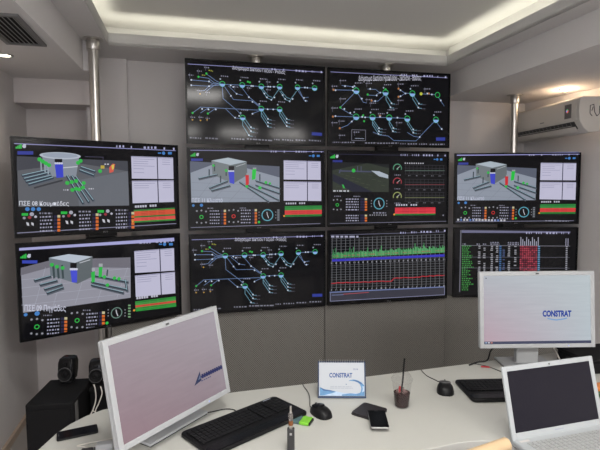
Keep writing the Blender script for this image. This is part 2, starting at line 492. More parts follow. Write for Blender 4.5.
def gauge_cluster(d, x, y, sc=1.0, mid=LIME):
    for dx, dy in ((-18, -24), (0, -26), (18, -22), (-18, 22), (0, 24), (18, 22)):
        d.disc(x + dx * sc, y + dy * sc, 3.6 * sc, (150, 150, 160), 2, n=8)
    d.ring(x, y, 8 * sc, 3 * sc, mid, 2, n=10)
def value_list(d, x0, x1, y, n, gap, slope=0.0):
    for i in range(n):
        yy = y + gap * i
        d.bars(x0, x0 + (x1 - x0) * 0.6, yy, 4.5, (168, 168, 190), 2, slope)
        d.poly([(x0 + (x1 - x0) * .68, yy - 4 + slope * 40), (x1 - 9, yy - 4 + slope * 50), (x1 - 9, yy + 4 + slope * 50), (x0 + (x1 - x0) * .68, yy + 4 + slope * 40)], (36, 36, 66), 1)
        d.rect(x1 - 9, yy - gap * 0.36 + slope * 55, x1, yy + gap * 0.36 + slope * 55, (214, 108, 44) if 0 < i else (200, 190, 150), 2)
def dial(d, x, y, r, col=(96, 170, 190)):
    d.ring(x, y, r, r * 0.16, col, 2)
    d.line([(x - 2, y - r * .5), (x, y), (x + r * .2, y + r * .5)], 3, (200, 200, 210), 3)
    for s in (-1, 1):
        for k in (-0.5, 0, 0.5): d.disc(x + s * r * 1.4, y + k * r, 2.2, (150, 150, 160), 2, n=6)
def signal(d, x, y, s=1.0):
    for i, h in enumerate((6, 9, 12, 15)):
        d.rect(x + i * 5 * s, y - h * s, x + (i * 5 + 4.2) * s, y, LIME, 3)
    d.disc(x + 27 * s, y - 7 * s, 5 * s, (190, 195, 210), 3); d.rect(x + 24 * s, y - 14 * s, x + 33 * s, y - 10 * s, (190, 195, 210), 3)
def arrows(d, x, y, k=1.0):
    d.disc(x, y, 6 * k, (70, 130, 200), 3); d.rect(x - 18 * k, y - 2, x - 8 * k, y + 2, (70, 130, 200), 3); d.rect(x + 14 * k, y - 4, x + 26 * k, y + 4, (70, 130, 200), 3)

def pipe(d, pts, w, c=(52, 62, 74)):
    d.line([(x + 2, y + 4) for x, y in pts], w, (92, 98, 108), 3)
    d.line(pts, w, c, 4)
    d.line([(x, y - w * .3) for x, y in pts], w * 0.3, (150, 178, 190), 5)

def station(quad, W, H, icons=False):
    """pump building with red and green tanks (drawn in a 600x448 close-up's units)"""
    d = Art(W, H, quad)
    d.poly(quad, BASE, 0)
    d.line([(42, 41), (574, 45)], 2.2, HDR)
    for x, w in ((360, 26), (412, 8), (460, 44), (528, 10), (563, 8)): d.bars(x, x + w, 45, 7, (178, 178, 215), 3)
    d.line([(42, 350), (560, 338)], 2, (140, 140, 165))
    signal(d, 42, 66); d.rect(44, 74, 90, 84, (52, 62, 150), 2); arrows(d, 532, 62)
    d.poly([(40, 85), (395, 105), (395, 248), (45, 250)], (146, 154, 168), 1)
    d.poly([(40, 85), (395, 105), (395, 150), (262, 112), (124, 100), (40, 132)], (92, 98, 114), 2)
    for a in ((60, 250, 150, 128), (120, 250, 196, 170), (190, 250, 280, 150), (270, 250, 340, 170)): d.line([(a[0], a[1]), (a[2], a[3])], 1.2, (128, 135, 150), 2)
    for y in (170, 200, 226): d.line([(45, y), (390, y + 14)], 1.2, (128, 135, 150), 2)
    d.poly([(124, 82), (190, 70), (264, 86), (200, 100)], (176, 188, 198), 3)
    d.poly([(124, 82), (200, 100), (200, 172), (128, 138)], (118, 126, 130), 3)
    d.poly([(200, 100), (264, 86), (266, 140), (214, 172), (200, 172)], (104, 112, 116), 3)
    d.rect(192, 104, 214, 124, (20, 20, 24), 4); d.poly([(190, 124), (214, 124), (214, 176), (196, 172)], (66, 74, 200), 4)
    for i in range(4): d.disc(193 + i * 6, 124, 3.4, (200, 204, 225), 5, n=8)
    d.line([(222, 106), (258, 94)], 2.4, (180, 186, 190), 4)
    for p in ([(74, 154), (146, 138)], [(116, 192), (186, 164)], [(124, 202), (196, 182)], [(236, 168), (330, 232), (350, 246)], [(262, 176), (390, 240)], [(300, 162), (394, 192)], [(300, 180), (394, 214)]): pipe(d, p, 7)
    for x, y in ((115, 130), (160, 156), (316, 150), (136, 110), (182, 128)): d.line([(x, y - 12), (x, y + 14)], 5, (64, 74, 82), 5)
    d.poly([(258, 140), (272, 140), (272, 178), (260, 182)], (206, 44, 50), 6); d.poly([(286, 118), (302, 114), (298, 156), (284, 160)], (36, 196, 66), 6)
    d.rect(262, 132, 274, 140, (150, 156, 160), 6); d.rect(288, 110, 302, 117, (150, 156, 160), 6)
    for x, y, r in ((132, 102, 5), (182, 122, 6), (264, 186, 6), (316, 192, 7), (340, 170, 6), (356, 174, 5)): d.disc(x, y, r, LIME, 6, n=8)
    d.text('ΠΣΕ 11 Κλειστό', 46, 232, 168, 249, (198, 202, 222), 6, bold=0.01)
    docs(d, [(412, 80), (562, 84), (562, 160), (412, 158)], [(412, 166), (564, 168), (564, 246), (412, 244)])
    table(d, [(416, 266), (566, 264), (566, 310), (416, 310)], [(44, 128, 60), (52, 140, 66), (214, 62, 62), (214, 62, 62), (36, 120, 52)])
    d.disc(52, 262, 5, (70, 130, 200), 3); d.disc(84, 261, 6, (70, 130, 200), 3)
    gauge_cluster(d, 84, 308); gauge_cluster(d, 211, 306, 1.0, (200, 50, 50))
    for x in (108, 236): d.bars(x, x + 24, 273, 4, WORD, 2)
    value_list(d, 117, 181, 284, 5, 12.5); value_list(d, 240, 304, 282, 5, 12.5)
    dial(d, 346, 302, 24); d.disc(312, 330, 5, LIME, 3); d.rect(384, 278, 396, 326, (60, 62, 70), 2)
    for i in range(6): d.rect(386, 280 + i * 8, 394, 284 + i * 8, (130, 135, 140), 3)
    if icons:
        for i in range(16): d.rect(48 + i * 14, 336, 57 + i * 14, 345, random.choice([(150, 160, 200), (90, 120, 180), (190, 190, 200)]), 3)
        d.bars(440, 540, 340, 5, WORD, 3)
        d.poly([(36, 34), (570, 34), (570, 44), (36, 42)], (150, 150, 205), 2)
    return d

def round_station(quad, W, H):
    d = Art(W, H, quad)
    d.poly(quad, BASE, 0)
    d.line([(44, 44), (556, 64)], 2.4, HDR)
    for x, w in ((368, 26), (414, 8), (455, 44), (518, 10), (548, 8)): d.bars(x, x + w, 51 + (x - 360) * 0.04, 7, (178, 178, 215), 3)
    d.line([(46, 327), (556, 294)], 2.4, (140, 140, 165))
    signal(d, 48, 60); d.rect(54, 68, 104, 79, (52, 62, 150), 2); arrows(d, 518, 72)
    F = [(52, 84), (404, 98), (408, 238), (58, 244)]
    d.poly(F, (96, 98, 104), 1)
    d.poly([(52, 84), (404, 98), (405, 130), (240, 104), (52, 130)], (70, 72, 80), 2)
    d.poly([(240, 160), (404, 130), (408, 238), (250, 241)], (106, 110, 118), 2)
    # round building
    d.poly([(132, 84), (250, 84), (240, 148), (146, 148)], (138, 146, 158), 3)
    c = d.P(191, 82); rx, rz = 60 * d.px(), 11 * d.px()
    d.poly2([(c[0] + rx * math.cos(i * PI / 14), c[1] + rz * math.sin(i * PI / 14)) for i in range(28)], (184, 192, 206), 4)
    c2 = d.P(191, 81); d.poly2([(c2[0] + rx * .86 * math.cos(i * PI / 14), c2[1] + rz * .7 * math.sin(i * PI / 14)) for i in range(28)], (158, 168, 184), 5)
    d.rect(172, 92, 196, 106, (20, 20, 24), 5); d.poly([(172, 106), (198, 104), (200, 150), (178, 152)], (62, 72, 205), 5)
    for i in range(4): d.disc(175 + i * 6.5, 106, 3.6, (205, 208, 228), 6, n=8)
    d.line([(200, 120), (244, 116)], 3, (200, 204, 212), 5)
    for a, b in (((70, 146), (150, 128)), ((76, 156), (156, 136)), ((82, 165), (160, 146)), ((90, 174), (166, 152)), ((212, 146), (262, 232)), ((226, 146), (280, 228)), ((240, 150), (294, 222)), ((252, 128), (296, 144)), ((256, 118), (300, 132))): pipe(d, [a, b], 8, (48, 60, 74))
    d.line([(108, 184), (196, 160)], 5, (58, 60, 66), 3)
    for x, y in ((124, 94), (134, 100), (144, 106), (154, 112), (246, 104), (254, 98), (212, 168), (226, 165), (240, 162), (228, 190), (240, 186), (264, 168), (262, 182), (250, 188), (316, 130)): d.disc(x, y, 6.5, LIME, 6, n=7)
    for x, y in ((128, 98), (140, 104), (150, 110)): d.line([(x, y), (x + 2, y + 30)], 4, (150, 160, 172), 5)
    d.line([(268, 84), (326, 86), (324, 124)], 2.4, (64, 62, 84), 4)
    d.poly([(345, 118), (356, 106), (364, 108), (358, 132), (346, 136)], (216, 92, 80), 5); d.poly([(352, 112), (360, 108), (360, 122), (354, 126)], (216, 200, 90), 6)
    d.rect(318, 112, 330, 122, (190, 170, 70), 5)
    for x, y in ((200, 190), (280, 186), (330, 108)): d.bars(x, x + 16, y, 4, (200, 200, 212), 5)
    d.text('ΠΣΕ 08 Κουμπέδες', 60, 225, 217, 243, (226, 228, 240), 6, bold=0.004)
    docs(d, [(415, 82), (548, 86), (549, 154), (417, 153)], [(417, 160), (549, 158), (550, 226), (419, 231)], 0.62)
    table(d, [(422, 252), (552, 244), (553, 284), (424, 292)], [(60, 130, 60), (212, 84, 56), (212, 84, 56), (212, 84, 56), (50, 120, 56), (222, 78, 74), (222, 78, 74), (60, 140, 62)])
    for x, c in ((86, (70, 130, 200)), (104, (70, 130, 200)), (122, (70, 130, 200))): d.disc(x, 251, 6, c, 3)
    for j, (x, y) in enumerate(((68, 268), (192, 262), (308, 257))):
        d.rect(x, y - 4, x + 20, y + 4, (40, 190, 70), 3); d.disc(x + 32, y - 1, 6, (170, 170, 185), 3)
        d.disc(x + 8, y + 11, 4, (150, 150, 160), 3); d.disc(x + 25, y + 9, 5, (150, 50, 60), 3); d.disc(x + 44, y + 7, 4, (190, 190, 205), 3)
        d.poly([(x + 14, y + 24), (x + 22, y + 26), (x + 24, y + 36), (x + 17, y + 34)], (205, 205, 215), 3); d.poly([(x + 30, y + 24), (x + 38, y + 27), (x + 38, y + 36), (x + 31, y + 32)], (205, 205, 215), 3)
        d.bars(x + 56, x + 96, y - 4, 5, WORD, 3)
        value_list(d, x + 58, x + 122 - j * 3, y + 8, 5, 11, -0.05)
    return d

def tank_station(quad, W, H):
    d = Art(W, H, quad)
    d.poly(quad, BASE, 0)
    d.poly([(60, 89), (550, 55), (551, 66), (60, 97)], (172, 172, 222), 2)
    for x, w in ((440, 40), (492, 40), (540, 8)): d.bars(x, x + w, 71 - (x - 440) * .06, 7, (178, 178, 215), 3)
    signal(d, 64, 122); d.rect(70, 128, 118, 138, (60, 74, 180), 2); arrows(d, 520, 76)
    d.poly([(66, 152), (412, 118), (414, 246), (76, 294)], (150, 150, 162), 1)
    d.poly([(66, 152), (158, 128), (290, 122), (412, 118), (412, 152), (290, 150), (160, 150), (66, 176)], (116, 114, 124), 2)
    for y in (190, 216, 244, 270): d.line([(70, y), (412, y - 38)], 1.2, (170, 172, 186), 2)
    for x in (110, 170, 240, 310, 370): d.line([(x, 286 - (x - 70) * .13), (x + 34, 150)], 1.2, (170, 172, 186), 2)
    d.poly([(154, 120), (216, 108), (292, 116), (236, 136)], (188, 198, 212), 4)
    d.poly([(154, 120), (236, 136), (238, 200), (160, 176)], (112, 122, 130), 4)
    d.poly([(236, 136), (292, 116), (292, 180), (246, 202), (238, 200)], (98, 106, 110), 4)
    d.rect(222, 136, 242, 156, (18, 18, 22), 5); d.poly([(222, 156), (244, 154), (244, 198), (228, 198)], (74, 82, 214), 5)
    for i in range(4): d.disc(224 + i * 6, 156, 4, (208, 210, 230), 6, n=8)
    d.line([(252, 136), (284, 126)], 3, (186, 190, 198), 5)
    for a, b in (((110, 192), (160, 178)), ((128, 206), (180, 192)), ((142, 220), (196, 204)), ((150, 232), (200, 214)), ((290, 196), (400, 220)), ((300, 176), (404, 196)), ((290, 206), (390, 230)), ((396, 190), (402, 224))): pipe(d, [a, b], 7, (50, 58, 68))
    for x in (168, 182, 196): d.line([(x, 144), (x + 4, 184)], 6, (62, 76, 80), 5)
    for x, y in ((164, 142), (180, 148), (198, 152), (340, 206), (362, 184), (376, 186), (330, 180)): d.disc(x, y, 6, LIME, 6, n=8)
    d.poly([(288, 166), (300, 162), (300, 196), (290, 198)], LIME, 6); d.poly([(312, 150), (324, 148), (322, 180), (312, 182)], LIME, 6)
    d.rect(290, 152, 300, 162, (168, 174, 178), 6); d.rect(312, 138, 324, 148, (168, 174, 178), 6); d.line([(338, 176), (340, 158)], 5, (70, 84, 88), 6)
    d.text('ΠΣΕ 09 Πηγάδες', 80, 268, 210, 294, (206, 208, 226), 6, bold=0.01)
    d.disc(84, 300, 5, (70, 130, 200), 3); d.disc(120, 296, 7, (70, 130, 200), 3)
    docs(d, [(424, 98), (550, 88), (552, 160), (427, 168)], [(427, 176), (553, 164), (555, 232), (430, 244)], 0.64)
    table(d, [(428, 258), (556, 242), (557, 274), (430, 290)], [(50, 140, 60), (70, 150, 70), (206, 78, 62), (60, 140, 60), (44, 150, 60)])
    gauge_cluster(d, 120, 338, .95); gauge_cluster(d, 246, 318, .95)
    d.bars(140, 166, 302, 4, WORD, 3); d.bars(264, 290, 286, 4, WORD, 3)
    value_list(d, 152, 215, 316, 5, 11, -.08); value_list(d, 275, 333, 298, 5, 11, -.08)
    dial(d, 370, 294, 19, (110, 140, 130)); d.disc(340, 326, 5, LIME, 3)
    for i in range(5): d.rect(406, 268 + i * 9, 414, 273 + i * 9, (120, 160, 120), 3)
    return d

def field_view(quad, W, H):
    d = Art(W, H, quad)
    d.poly(quad, BASE, 0)
    for x, w in ((322, 28), (368, 28), (412, 40), (470, 8), (500, 7)): d.bars(x, x + w, 58, 7, (178, 178, 215), 3)
    d.line([(42, 58), (508, 60)], 1.4, (60, 60, 84)); d.line([(42, 332), (508, 322)], 1.8, (120, 120, 140))
    signal(d, 42, 75); d.rect(52, 82, 90, 92, (48, 56, 140), 2); arrows(d, 470, 74, .8)
    d.poly([(50, 88), (276, 96), (274, 206), (52, 206)], (54, 60, 52), 1)
    d.poly([(50, 88), (276, 96), (276, 112), (190, 92), (50, 122)], (34, 36, 38), 2)
    for i in range(26):
        x = 60 + (i * 37) % 200; y = 130 + (i * 23) % 66
        d.line([(x, y), (x + 14, y + 2)], 2, random.choice([(70, 80, 62), (44, 50, 44), (62, 72, 60)]), 2)
    d.poly([(52, 136), (90, 150), (210, 206), (130, 206), (52, 164)], (40, 42, 56), 3)
    d.poly([(204, 122), (236, 124), (272, 138), (272, 152), (236, 144)], (176, 186, 198), 3)
    d.line([(78, 124), (204, 126)], 5, (76, 80, 104), 3); d.line([(78, 132), (84, 120)], 5, (76, 80, 104), 3)
    for x in (150, 164): d.line([(x, 106), (x, 126)], 3, (84, 88, 110), 4)
    d.disc(134, 122, 7, LIME, 5); d.poly([(88, 178), (94, 178), (100, 192), (94, 192)], LIME, 5)
    d.bars(54, 116, 203, 6, (190, 192, 200), 5)
    for y, c in ((112, (90, 150, 120)), (167, (160, 60, 70)), (224, (150, 160, 100))):
        d.ring(309, y, 18, 3.5, c, 2, a0=-0.3, a1=PI + 0.3); d.disc(309, y + 2, 4, c, 3); d.line([(309, y), (318, y - 8)], 2, (190, 190, 190), 3)
        d.bars(298, 322, y + 26, 4, WORD, 3)
    for y0, c in ((98, (90, 110, 100)), (154, (120, 60, 66)), (206, (110, 116, 80))):
        for i in range(11):
            x = 342 + i * 15.4
            d.line([(x, y0), (x, y0 + 36)], 1.2, (64, 64, 70), 1)
            if i % 2: d.bars(x - 4, x + 5, y0 + 42, 4, (120, 120, 130), 2)
        for k in range(4): d.line([(338, y0 + k * 12), (500, y0 + k * 12)], 1.2, (64, 64, 70), 1)
        d.line([(340, y0 + 22), (500, y0 + 20)], 2.2, c, 3)
    for i in range(9): d.rect(338 + i * 9, 88, 343 + i * 9, 93, (180, 180, 190), 2)
    for x, w in ((58, 26), (134, 26)): d.bars(x, x + w, 224, 4, WORD, 2)
    gauge_cluster(d, 70, 258, .8)
    value_list(d, 104, 188, 235, 5, 10.5); value_list(d, 104, 188, 300, 3, 10)
    dial(d, 236, 252, 22); d.bars(212, 264, 289, 5, WORD, 2)
    for i in range(8): d.bars(198 + i * 9, 203 + i * 9, 298, 5, (150, 150, 160), 2)
    table(d, [(300, 268), (464, 266), (464, 297), (300, 299)], [(214, 48, 64), (220, 56, 70), (212, 44, 62), (220, 60, 74), (30, 120, 50)])
    d.disc(496, 298, 3, WORD, 2)
    return d

def chart(quad, W, H):
    d = Art(W, H, quad)
    d.poly(quad, BASE, 0)
    for x, w in ((322, 24), (366, 24), (404, 48), (466, 10), (498, 8)): d.bars(x, x + w, 50 - (x - 322) * .05, 7, (178, 178, 215), 3)
    L, R = 46, 500
    def Y(x, v): return v - (x - L) * 0.037
    d.bars(46, 158, 66, 7, (170, 170, 195), 3); d.line([(44, 60), (502, 46)], 1.5, (120, 120, 145))
    for (a, b, n) in ((72, 165, 8), (178, 268, 9)):
        for i in range(n + 1):
            v = a + (b - a) * i / n
            d.line([(L, Y(L, v + (3 if i == 0 else 0))), (R, Y(R, v))], 1.3, (96, 98, 104), 1)
    for i in range(26):
        x = L + 4 + (R - L - 6) * i / 25
        d.line([(x, Y(x, 72)), (x, Y(x, 276))], 1.5, (122, 124, 128), 1)
        d.bars(x - 4, x + 4, Y(x, 172), 6, (150, 150, 158), 3); d.bars(x - 3, x + 4, Y(x, 278), 6, (150, 150, 158), 3)
    r = random.Random(3)
    n = 150
    for i in range(n):
        x = L + 4 + (R - L - 4) * i / n
        up = r.uniform(4, 14) + (r.random() < 0.08) * r.uniform(8, 26)
        up *= 0.9 + 0.5 * i / n
        c = random.choice([(74, 150, 92), (92, 168, 108), (60, 130, 80)])
        x2 = x + (R - L) / n * 1.05
        d.poly([(x, Y(x, 140 - i * .05 - up)), (x2, Y(x2, 140 - i * .05 - up * r.uniform(.6, 1))), (x2, Y(x2, 152 - i * .05)), (x, Y(x, 152 - i * .05))], c, 4)
        if r.random() < .5: d.line([(x, Y(x, 142 - i * .05)), (x2 + 1, Y(x2, 146 - i * .05))], 1.6, (150, 110, 90), 5)
    d.poly([(L + 4, 156), (R, Y(R, 152)), (R, Y(R, 161)), (L + 4, 165)], (58, 56, 190), 4)
    pts = [(L + 2, 252)]
    for i in range(40):
        x = L + 4 + (R - L - 4) * (i + 1) / 40
        v = 251 + r.uniform(-1.5, 1.5) - (12 if i > 20 else 0) - (3 if i > 30 else 0)
        pts.append((x, Y(x, v)))
    d.line(pts, 3.4, (176, 40, 52), 5)
    d.poly([(42, 286), (500, 264), (500, 294), (44, 320)], (58, 58, 70), 2); d.line([(42, 287), (500, 265)], 4, (110, 124, 170), 3)
    d.line([(44, 322), (500, 296), (500, 265)], 2.4, (130, 132, 160), 3); d.line([(44, 286), (44, 322)], 2.4, (130, 132, 160), 3)
    d.line([(96, 294), (196, 287)], 2.4, (170, 80, 90), 4); d.line([(50, 298), (96, 296)], 2, (120, 130, 170), 4)
    return d

def listing(quad, W, H):
    d = Art(W, H, quad)
    d.poly(quad, BASE, 0)
    d.poly([(80, 41), (490, 44), (490, 50), (80, 51)], (112, 112, 140), 1)
    for x, w in ((322, 24), (360, 26), (398, 42), (456, 10), (482, 8)): d.bars(x, x + w, 50, 7, (178, 178, 210), 3)
    d.line([(77, 42), (74, 268)], 4, (110, 110, 122), 1)
    d.line([(80, 97), (490, 98)], 2, (120, 120, 130), 1)
    for y in (140, 180): d.line([(80, y), (490, y)], 1.6, (96, 96, 108), 1)
    r = random.Random(5)
    for i in range(24):
        y = 100 + i * 7
        d.bars(82, 82 + r.uniform(18, 46), y, 4, (70, 150, 74), 3)
        for x in (146, 165, 193, 213, 238, 258, 282): 
            if r.random() < .85: d.rect(x - 5 + r.uniform(0, 3), y - 1.8, x + 5, y + 1.8, (158, 158, 166) if x != 238 else (76, 90, 130), 3)
        d.rect(222, y - 2, 230, y + 2, (70, 110, 160), 3)
        for k in range(9):
            d.rect(300 + k * 7.4, y - 2.5, 306 + k * 7.4, y + 2.5, r.choice([(150, 54, 70), (176, 66, 84), (110, 44, 60)]), 3)
        d.rect(368, y - 2, 376, y + 2, (100, 150, 190), 3); d.rect(474, y - 2, 481, y + 2, (150, 150, 160), 3)
    for x, w in ((84, 14), (136, 12), (160, 12), (188, 36), (254, 42)): d.bars(x, x + w, 92, 4, WORD, 3)
    d.bars(188, 222, 86, 4, WORD, 3); d.bars(254, 294, 86, 4, WORD, 3)
    for k in range(10): d.line([(303 + k * 7.3, 96), (303 + k * 7.3, 66 + (k % 3) * 8)], 3, (170, 170, 190), 3)
    for k in range(2): d.line([(474 + k * 8, 96), (474 + k * 8, 70)], 3, (150, 150, 170), 3)
    return d

FZ = -0.06
# ------------------------------------------------------------------ room shell
TH = 0.245
C_, S_ = math.cos(TH), math.sin(TH)
def RW(s, t): return (s * C_ - t * S_, s * S_ + t * C_)
def rprism(mb, poly, z0, z1, m, mside=None): return mb.prism([RW(*p) for p in poly], z0, z1, m, mside)
ZA, ZB, ZT = 2.67, 2.468, 2.885
SL, TB, TF = -1.14, 4.14, -2.3
def SR(t): return 3.30 + 0.10 * (TB - t)
OUT = 0.12

mb = MB(); rprism(mb, [(SL - 0.3, TF - .3), (SR(TF) + .3, TF - .3), (3.7, 4.7), (SL - .3, 4.7)], FZ - .06, FZ, FLOOR); struct(mb.build('floor'))
mb = MB(); rprism(mb, [(SL, TF), (SL, 4.276 + OUT), (SL - OUT, 4.276 + OUT), (SL - OUT, TF)], FZ, ZT, WALL); struct(mb.build('wall_left'))
mb = MB()
rprism(mb, [(SL, 4.276), (-0.55, 4.276), (-0.55, 4.276 + OUT), (SL, 4.276 + OUT)], FZ, ZT, WALL2)
rprism(mb, [(-0.668, 4.10), (-0.366, 4.10), (-0.366, 4.30), (-0.668, 4.30)], FZ, ZT, WALL)
rprism(mb, [(-0.366, TB), (3.45, TB), (3.45, TB + OUT), (-0.366, TB + OUT)], FZ, ZT, WALL)
struct(mb.build('wall_back'))
mb = MB(); rprism(mb, [(SR(TB), TB), (SR(TF), TF), (SR(TF) + OUT, TF), (SR(TB) + OUT, TB)], FZ, ZT, WALL); struct(mb.build('wall_right'))
mb = MB(); rprism(mb, [(SL, TF - OUT), (SR(TF), TF - OUT), (SR(TF), TF), (SL, TF)], FZ, ZT, WALL); struct(mb.build('wall_front'))
# beam across the recess
mb = MB(); rprism(mb, [(SL, 3.995), (-0.60, 3.995), (-0.60, 4.276), (SL, 4.276)], 2.29, ZB, WALL2); struct(mb.build('beam'))
# dropped soffits
mb = MB(); rprism(mb, [(SL, TF), (-0.80, TF), (-0.665, 2.4), (-0.608, 3.66), (-0.572, 3.66), (-0.572, 4.10), (-0.60, 4.276), (SL, 4.276)], ZB, ZT, CEIL); struct(mb.build('ceiling_left'))
mb = MB(); rprism(mb, [(2.30, TF), (SR(TF), TF), (SR(TB), TB), (2.375, TB)], ZB, ZT, CEIL); struct(mb.build('ceiling_right'))
# dropped ring around the light tray, its upstand, and the ceiling above
T0, T1, S0, S1 = -0.3, 3.74, -0.45, 2.21
mb = MB()
for poly in ([(-0.9, T1), (2.6, T1), (2.6, TB), (-0.9, TB + .1)], [(-0.9, TF), (2.6, TF), (2.6, T0), (-0.9, T0)], [(-0.9, T0), (-0.52, T0), (S0, T1), (-0.9, T1)], [(S1, T0), (2.6, T0), (2.6, T1), (S1, T1)]):
    rprism(mb, poly, ZA, ZA + 0.02, CEIL)
struct(mb.build('ceiling_ring'))
mb = MB()
w = 0.018
rprism(mb, [(S0 - w, T1), (S1 + w, T1), (S1 + w, T1 + w), (S0 - w, T1 + w)], ZA + .0005, ZA + .085, LIP)
rprism(mb, [(-.52 - w, T0 - w), (S1 + w, T0 - w), (S1 + w, T0), (-.52 - w, T0)], ZA + .0005, ZA + .085, LIP)
rprism(mb, [(-.52 - w, T0), (-.52, T0), (S0, T1), (S0 - w, T1)], ZA + .0005, ZA + .085, LIP)
rprism(mb, [(S1, T0), (S1 + w, T0), (S1 + w, T1), (S1, T1)], ZA + .0005, ZA + .085, LIP)
struct(mb.build('trim_1'))
mb = MB(); rprism(mb, [(SL - .2, TF - .2), (SR(TF) + .2, TF - .2), (3.7, 4.6), (SL - .2, 4.6)], ZT, ZT + .06, CEILW); struct(mb.build('ceiling'))
# the back of the lamp trough
mb = MB()
rprism(mb, [(S0 - .24, T1 + .30), (S1 + .24, T1 + .30), (S1 + .24, T1 + .32), (S0 - .24, T1 + .32)], ZA + .02, ZT, CEILW)
rprism(mb, [(S1 + .135, T0), (S1 + .155, T0), (S1 + .155, T1 + .2), (S1 + .135, T1 + .2)], ZA + .02, ZT, CEILW)
rprism(mb, [(-.66, T0), (-.64, T0), (S0 - .14, T1 + .2), (S0 - .16, T1 + .2)], ZA + .02, ZT, CEILW)
struct(mb.build('trim_2'))
mb = MB(); rprism(mb, [(SL, TF), (SL + .02, TF), (SL + .02, 4.276), (SL, 4.276)], FZ, FZ + .05, SKIRT); struct(mb.build('baseboard_left'))
mb = MB(); rprism(mb, [(SL + .02, 4.256), (-.668, 4.256), (-.668, 4.276), (SL + .02, 4.276)], FZ, FZ + .05, SKIRT); struct(mb.build('baseboard_back'))

# ------------------------------------------------------------------ wall monitors
SCL = 0.85
W, H = 1.24 * SCL, 0.7114 * SCL
GX, GZ = 0.0261 * SCL, 0.0343 * SCL
def col_pose(x, y, a):
    """centre of a monitor's front from its upper left corner"""
    return (x * SCL + W / 2 * math.cos(a), y * SCL + W / 2 * math.sin(a))
ca, ca2, la, ra = 0.2628, 0.2389, 0.6785, -0.0262
c0 = col_pose(-0.9615, 4.1858, ca)
x1 = -0.9615 + (1.24 + .0261) * math.cos(ca); y1 = 4.1858 + (1.24 + .0261) * math.sin(ca)
c1 = col_pose(x1, y1, ca2)
cl = col_pose(-1.9991, 3.4013, la)
cr = col_pose(1.552, 4.8965, ra)
ztop = lambda v: 1.65 + SCL * v
NB = {}
def wall_monitor(label, c, a, zt, art, back):
    t = thing('wall_monitor', label, 'monitor', (c[0], c[1], zt - H), (0, 0, a), 'monitors of the video wall')
    h = MB()
    h.box(-W / 2, W / 2, 0.006, 0.030, 0, H, BLK)
    h.box(-W / 2 + .12, W / 2 - .12, 0.030, 0.050, 0.06, H - .06, BLK)
    h.build('housing', t, bevel=0.002)
    f = MB(); b = 0.012
    f.box(-W / 2, W / 2, 0, 0.006, H - b, H, BLKG); f.box(-W / 2, W / 2, 0, 0.006, 0, b + .006, BLKG)
    f.box(-W / 2, -W / 2 + b, 0, 0.006, b + .006, H - b, BLKG); f.box(W / 2 - b, W / 2, 0, 0.006, b + .006, H - b, BLKG)
    f.build('bezel', t)
    art.mb.build('display', t, (0, 0.006, H / 2))
    lg = Art(0.034, 0.012, [(0, 0), (34, 0), (34, 12), (0, 12)], y=0.0)
    G = mat('logo_grey', (0.20, 0.20, 0.21), 0.4)
    lg.ring(5, 6, 5, 1.4, G, 0); lg.text('LG', 13, 2, 29, 10, G, 0)
    lg.mb.build('logo', t, (0, -0.0002, 0.009))
    MB().box(-.09, .09, .050, back, (-GZ + .001) if zt > ztop(-.3) else .1, H - .001, BLK).build('mounting_bracket', t)
    return t
zc = ztop(1.1053); step = H + GZ
QC0B = [(30, 60), (583, 42), (583, 355), (38, 380)]
BK = {'c0': .107, 'c1': .117, 'l': .145, 'r': .186}
wall_monitor('black wall monitor in the top row with a pipe network diagram and pale glare', c0, ca, zc, network_one(QC0B, W, H), BK['c0'])
wall_monitor('black wall monitor showing a square pump building, sandwiched between two identical network diagrams', c0, ca, zc - step, station([(27, 30), (580, 37), (580, 352), (33, 362)], W, H), BK['c0'])
wall_monitor('black wall monitor with a pipe network diagram in the bottom row above the perforated panels', c0, ca, zc - 2 * step, network_one(QC0B, W, H), BK['c0'])
wall_monitor('black wall monitor in the top row whose network diagram holds a small white outlined box', c1, ca2, zc, network_two([(28, 70), (522, 102), (518, 393), (30, 382)], W, H), BK['c1'])
wall_monitor('black wall monitor showing a dark green field beside three small dial gauges', c1, ca2, zc - step, field_view([(33, 42), (518, 42), (515, 333), (33, 345)], W, H), BK['c1'])
wall_monitor('black wall monitor showing a white grid chart with green, blue and red curves', c1, ca2, zc - 2 * step, chart([(33, 42), (513, 28), (508, 310), (35, 340)], W, H), BK['c1'])
zr = ztop(0.3492)
rq = [(27, 30), (580, 37), (580, 352), (33, 362)]
wall_monitor('black wall monitor showing a pump building, hung below the white air conditioner', cr, ra, zr, station(rq, W, H, True), BK['r'])
wall_monitor('black wall monitor listing green names and red columns, half hidden by white desk monitor', cr, ra, zr - H - .033 * SCL, listing([(50, 32), (520, 28), (516, 288), (47, 288)], W, H), BK['r'])
zl = ztop(0.3772)
wall_monitor('black wall monitor showing a round white tank building above a row of small gauges', cl, la, zl, round_station([(30, 20), (563, 47), (567, 310), (47, 343)], W, H), BK['l'])
wall_monitor('black wall monitor showing a box-shaped building with green tanks, hung above the speakers', cl, la, zl - H - .0376 * SCL, tank_station([(47, 75), (568, 40), (575, 298), (68, 388)], W, H), BK['l'])

